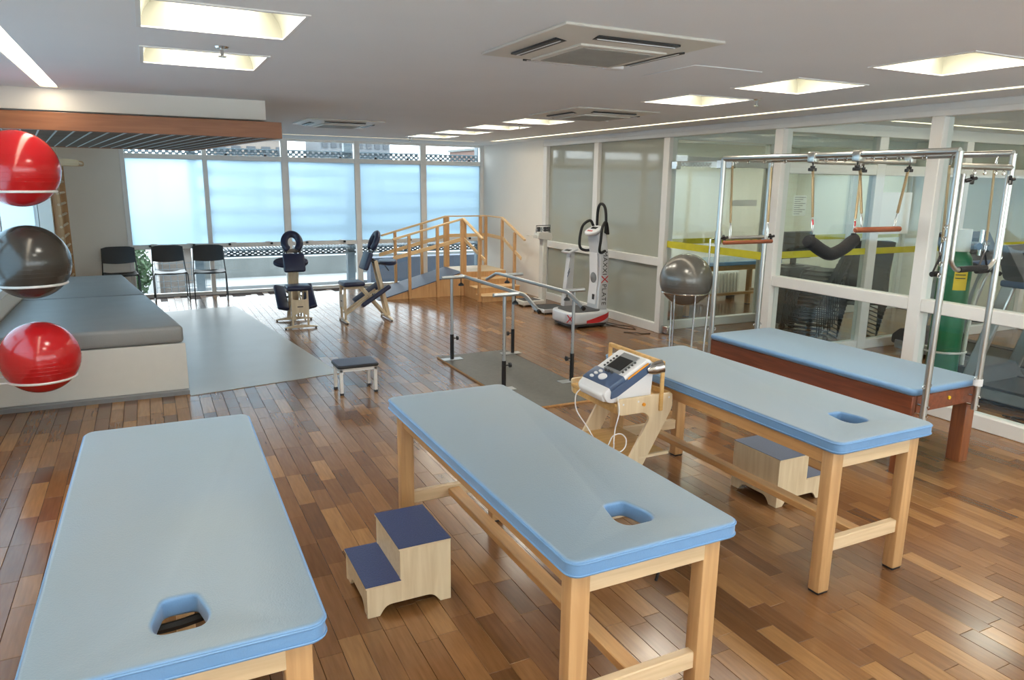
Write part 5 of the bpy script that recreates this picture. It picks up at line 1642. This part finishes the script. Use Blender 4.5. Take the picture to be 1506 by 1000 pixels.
wbn = thing('round_bin', 'tall white fluted round bin beyond the right treadmill', 'bin', (8.75, 4.15, 0))
bb = B()
prof = []
N_ = 48
vs = []
for zz, r in ((0.0, 0.27), (0.01, 0.28), (0.60, 0.31), (0.62, 0.31), (0.63, 0.28)):
    for k in range(N_):
        a = 2 * PI * k / N_
        r_ = r + 0.006 * math.cos(a * 12)
        vs.append((8.75 + r_ * math.cos(a), 4.15 + r_ * math.sin(a), zz))
bb.add(vs, [(i * N_ + k, i * N_ + (k + 1) % N_, (i + 1) * N_ + (k + 1) % N_, (i + 1) * N_ + k) for i in range(4) for k in range(N_)] + [tuple(range(4 * N_, 5 * N_))])
obj('body', bb, 'white_plastic', wbn)
obj('rim', B().tube([(8.75 + 0.315 * math.cos(a), 4.15 + 0.315 * math.sin(a), 0.62) for a in [2 * PI * k / 40 for k in range(40)]], 0.012, 6, True), 'white_frame', wbn)

wd = thing('wooden_door_frame', 'light wooden door with glazed panel at the back of the treadmill room', 'door', (XE - 0.02, 5.0, 0))
for yy in (4.45, 5.25):
    obj('jamb', B().box(XE - 0.06, XE - 0.001, yy - 0.05, yy + 0.05, 0, 2.1), 'honey_ply', wd, bev=0.004)
obj('lintel', B().box(XE - 0.06, XE - 0.001, 4.40, 5.30, 2.1, 2.2), 'honey_ply', wd, bev=0.004)
obj('door_leaf', B().box(XE - 0.035, XE - 0.001, 4.50, 5.20, 0.01, 2.1), 'beech', wd, bev=0.003)
obj('door_pane', B().box(XE - 0.04, XE - 0.035, 4.65, 5.05, 0.9, 1.9), 'smoked_frost', wd)

def sheet(label, x0, x1, y, z0, z1, lines, m='paper'):
    t = thing('notice_sheet', label, 'notice', ((x0 + x1) / 2, y, z0), 0, 'paper notices on the glass')
    obj('paper', B().box(x0, x1, y - 0.002, y, z0, z1), m, t, smooth=False)
    if lines:
        b = B()
        for k in range(lines):
            zz = z1 - (k + 1) * (z1 - z0) / (lines + 1)
            b.box(x0 + 0.02, x1 - 0.02 - 0.05 * (k % 3), y - 0.003, y - 0.002, zz - 0.004, zz + 0.004)
        obj('print_lines', b, 'grey_plastic', t, smooth=False)
sheet('printed paper notice on the rear corridor glass', 8.0, 8.25, 7.345, 1.44, 1.72, 9)
sheet('long white sign strip on the rear corridor glass', 6.84, 7.32, 7.345, 1.575, 1.655, 0)
sheet('large blank white sheet on the near partition behind the trapeze bar', 7.38, 7.92, 5.545, 1.32, 1.79, 0)

# ------------------------------------------------------------------ outside the window
gr = struct(obj('ground_outside', B().box(-40, 60, YW + 0.16, 90, -0.9, -0.55), 'white_roof', smooth=False), 'pale flat roofs outside the window')
wk = thing('steel_walkway', 'blue-grey steel sun-shade structure with perforated beams outside the window', 'steel structure', (3.4, 13.65, -0.55))
YO = 13.65
for x in (0.75, 3.42, 6.1, 8.8):
    obj('post', B().box(x - 0.07, x + 0.07, YO + 0.05, YO + 0.19, -0.55, 4.2), 'blue_grey_steel', wk, bev=0.004)
def perforated(z0, z1, xa, xb, nm):
    b = B()
    t = 0.022
    b.box(xa, xb, YO - 0.03, YO + 0.03, z1 - t, z1)
    b.box(xa, xb, YO - 0.03, YO + 0.03, z0, z0 + t)
    h = (z1 - z0 - 2 * t)
    rows = 3
    rh = h / rows
    for r_ in range(rows):
        zc = z0 + t + r_ * rh
        b.box(xa, xb, YO - 0.004, YO + 0.004, zc - 0.006, zc + 0.006)
        x = xa + (0.05 if r_ % 2 else 0.0)
        while x < xb - 0.05:
            b.box(x, x + 0.062, YO - 0.004, YO + 0.004, zc, zc + rh)
            x += 0.10
    return obj(nm, b, 'blue_grey_steel', wk, smooth=False)
perforated(0.49, 0.61, 0.75, 9.0, 'perforated_beam')
perforated(2.20, 2.36, -0.6, 9.0, 'perforated_beam')
perforated(2.64, 2.76, -0.6, 9.0, 'perforated_beam')
gb = B()
x = 0.75
while x < 9.0:
    gb.box(x, x + 0.015, YO - 0.25, YO + 0.3, 0.612, 0.645); x += 0.06
obj('grating', gb, 'blue_grey_steel', wk, smooth=False)
for z in (1.96, 1.62, 1.28, 0.95):
    obj('louvre', B().box(0.75, 9.0, YO - 0.06, YO + 0.06, z - 0.07, z + 0.07), 'blue_grey_steel', wk, bev=0.004)

tag(obj('parapet', B().box(1.0, 14.0, 17.0, 17.25, -0.55, 0.12), 'concrete'), 'long pale concrete parapet outside below the window', 'wall')
tag(obj('roof_wall', B().box(4.2, 12.0, 15.2, 15.5, -0.55, 0.22), 'grey_wall_out'), 'blue-grey rendered wall outside behind the wooden ramp', 'wall')
tag(obj('roof_slab', B().box(0.6, 14.0, 15.6, 24.0, -0.54, -0.30), 'white_roof'), 'white flat roof slab outside behind the chairs', 'roof')
fe = thing('mesh_fence', 'thin wire mesh fence outside behind the middle chair', 'fence', (0.6, 14.6, -0.55))
for k in range(9):
    obj('wire', B().cyl((0.05 + k * 0.12, 14.6, -0.55), (0.05 + k * 0.12, 14.6, 0.35), 0.005, 5), 'blue_grey_steel', fe)
for k in range(8):
    obj('wire', B().cyl((0.05, 14.6, -0.45 + k * 0.11), (1.01, 14.6, -0.45 + k * 0.11), 0.005, 5), 'blue_grey_steel', fe)
hr = thing('tiled_house', 'small house with brownish tiled roof outside at the left of the window', 'house', (0.4, 18.0, -0.55))
obj('wall', B().box(0.12, 0.75, 16.4, 22.0, -0.55, 0.45), 'building_a', hr)
obj('roof', B().prism([(0.02, 0.44), (0.9, 0.44), (0.45, 0.80)], 'y', 16.2, 22.2), 'roof_tile', hr)
def tree(label, c, rx, rz, n):
    t = thing('tree', label, 'tree', (c[0], c[1], -0.55), 0, 'trees outside the window')
    obj('trunk', B().tube([(c[0], c[1], -0.55), (c[0] + 0.05, c[1], c[2])], [0.10, 0.05], 8), 'bark', t)
    b = B()
    for _ in range(n):
        while True:
            p = Vector((random.uniform(-1, 1), random.uniform(-1, 1), random.uniform(-1, 1)))
            if 0.25 < p.length < 1: break
        p = Vector((c[0] + p.x * rx, c[1] + p.y * rx, c[2] + p.z * rz))
        u = Vector((random.gauss(0, 1), random.gauss(0, 1), random.gauss(0, 1))).normalized() * 0.07
        v = u.orthogonal().normalized() * 0.035
        b.add([p - u, p + v, p + u, p - v], [(0, 1, 2, 3)])
    o = obj('foliage', b, 'leaf', t, smooth=False)
    o['kind'] = 'stuff'
tree('leafy green tree outside behind the leftmost chair', (-0.62, 15.9, 0.1), 0.62, 0.8, 2200)
tree('leafy green tree far outside above the etched pane at upper left', (-2.0, 34.0, 2.0), 2.6, 1.6, 1800)

def building(label, x0, x1, y, h, m, nx, nz, dy=6.0):
    t = thing('apartment_building', label, 'building', ((x0 + x1) / 2, y, -0.55), 0, 'distant buildings')
    w = obj('wall', B().box(x0, x1, y, y + dy, -0.55, h), m, t, smooth=False)
    dx = (x1 - x0) / nx
    me_ = None
    for i in range(nx):
        for k in range(nz):
            zz = h - 0.9 - k * 1.1
            if me_ is None:
                me_ = to_mesh('window', B().box(-dx * 0.3, dx * 0.3, -0.05, 0.05, -0.35, 0.35), smooth=False)
                me_.materials.append(MATS['window_dark'])
            link('window', me_, None, t, (x0 + dx * (i + 0.5) - (x0 + x1) / 2, -0.02, zz + 0.55))
    obj('roof_slab', B().box(x0 - 0.15, x1 + 0.15, y - 0.15, y + dy + 0.15, h, h + 0.2), 'concrete', t, smooth=False)
    return t
building('grey distant apartment block above the left half of the window', 12.8, 18.5, 60, 5.6, 'building_c', 8, 3)
building('pale distant building at the far upper left', 5.0, 10.6, 62, 4.9, 'building_a', 5, 3)
building('pinkish distant tower near the upper right of the window', 27.0, 29.4, 62, 4.6, 'building_b', 3, 2)
building('low pale distant houses across the middle of the window', 18.9, 26.2, 70, 3.6, 'building_a', 6, 1)
building('grey distant block at the upper right corner of the window', 30.2, 38, 60, 4.7, 'building_c', 6, 2)
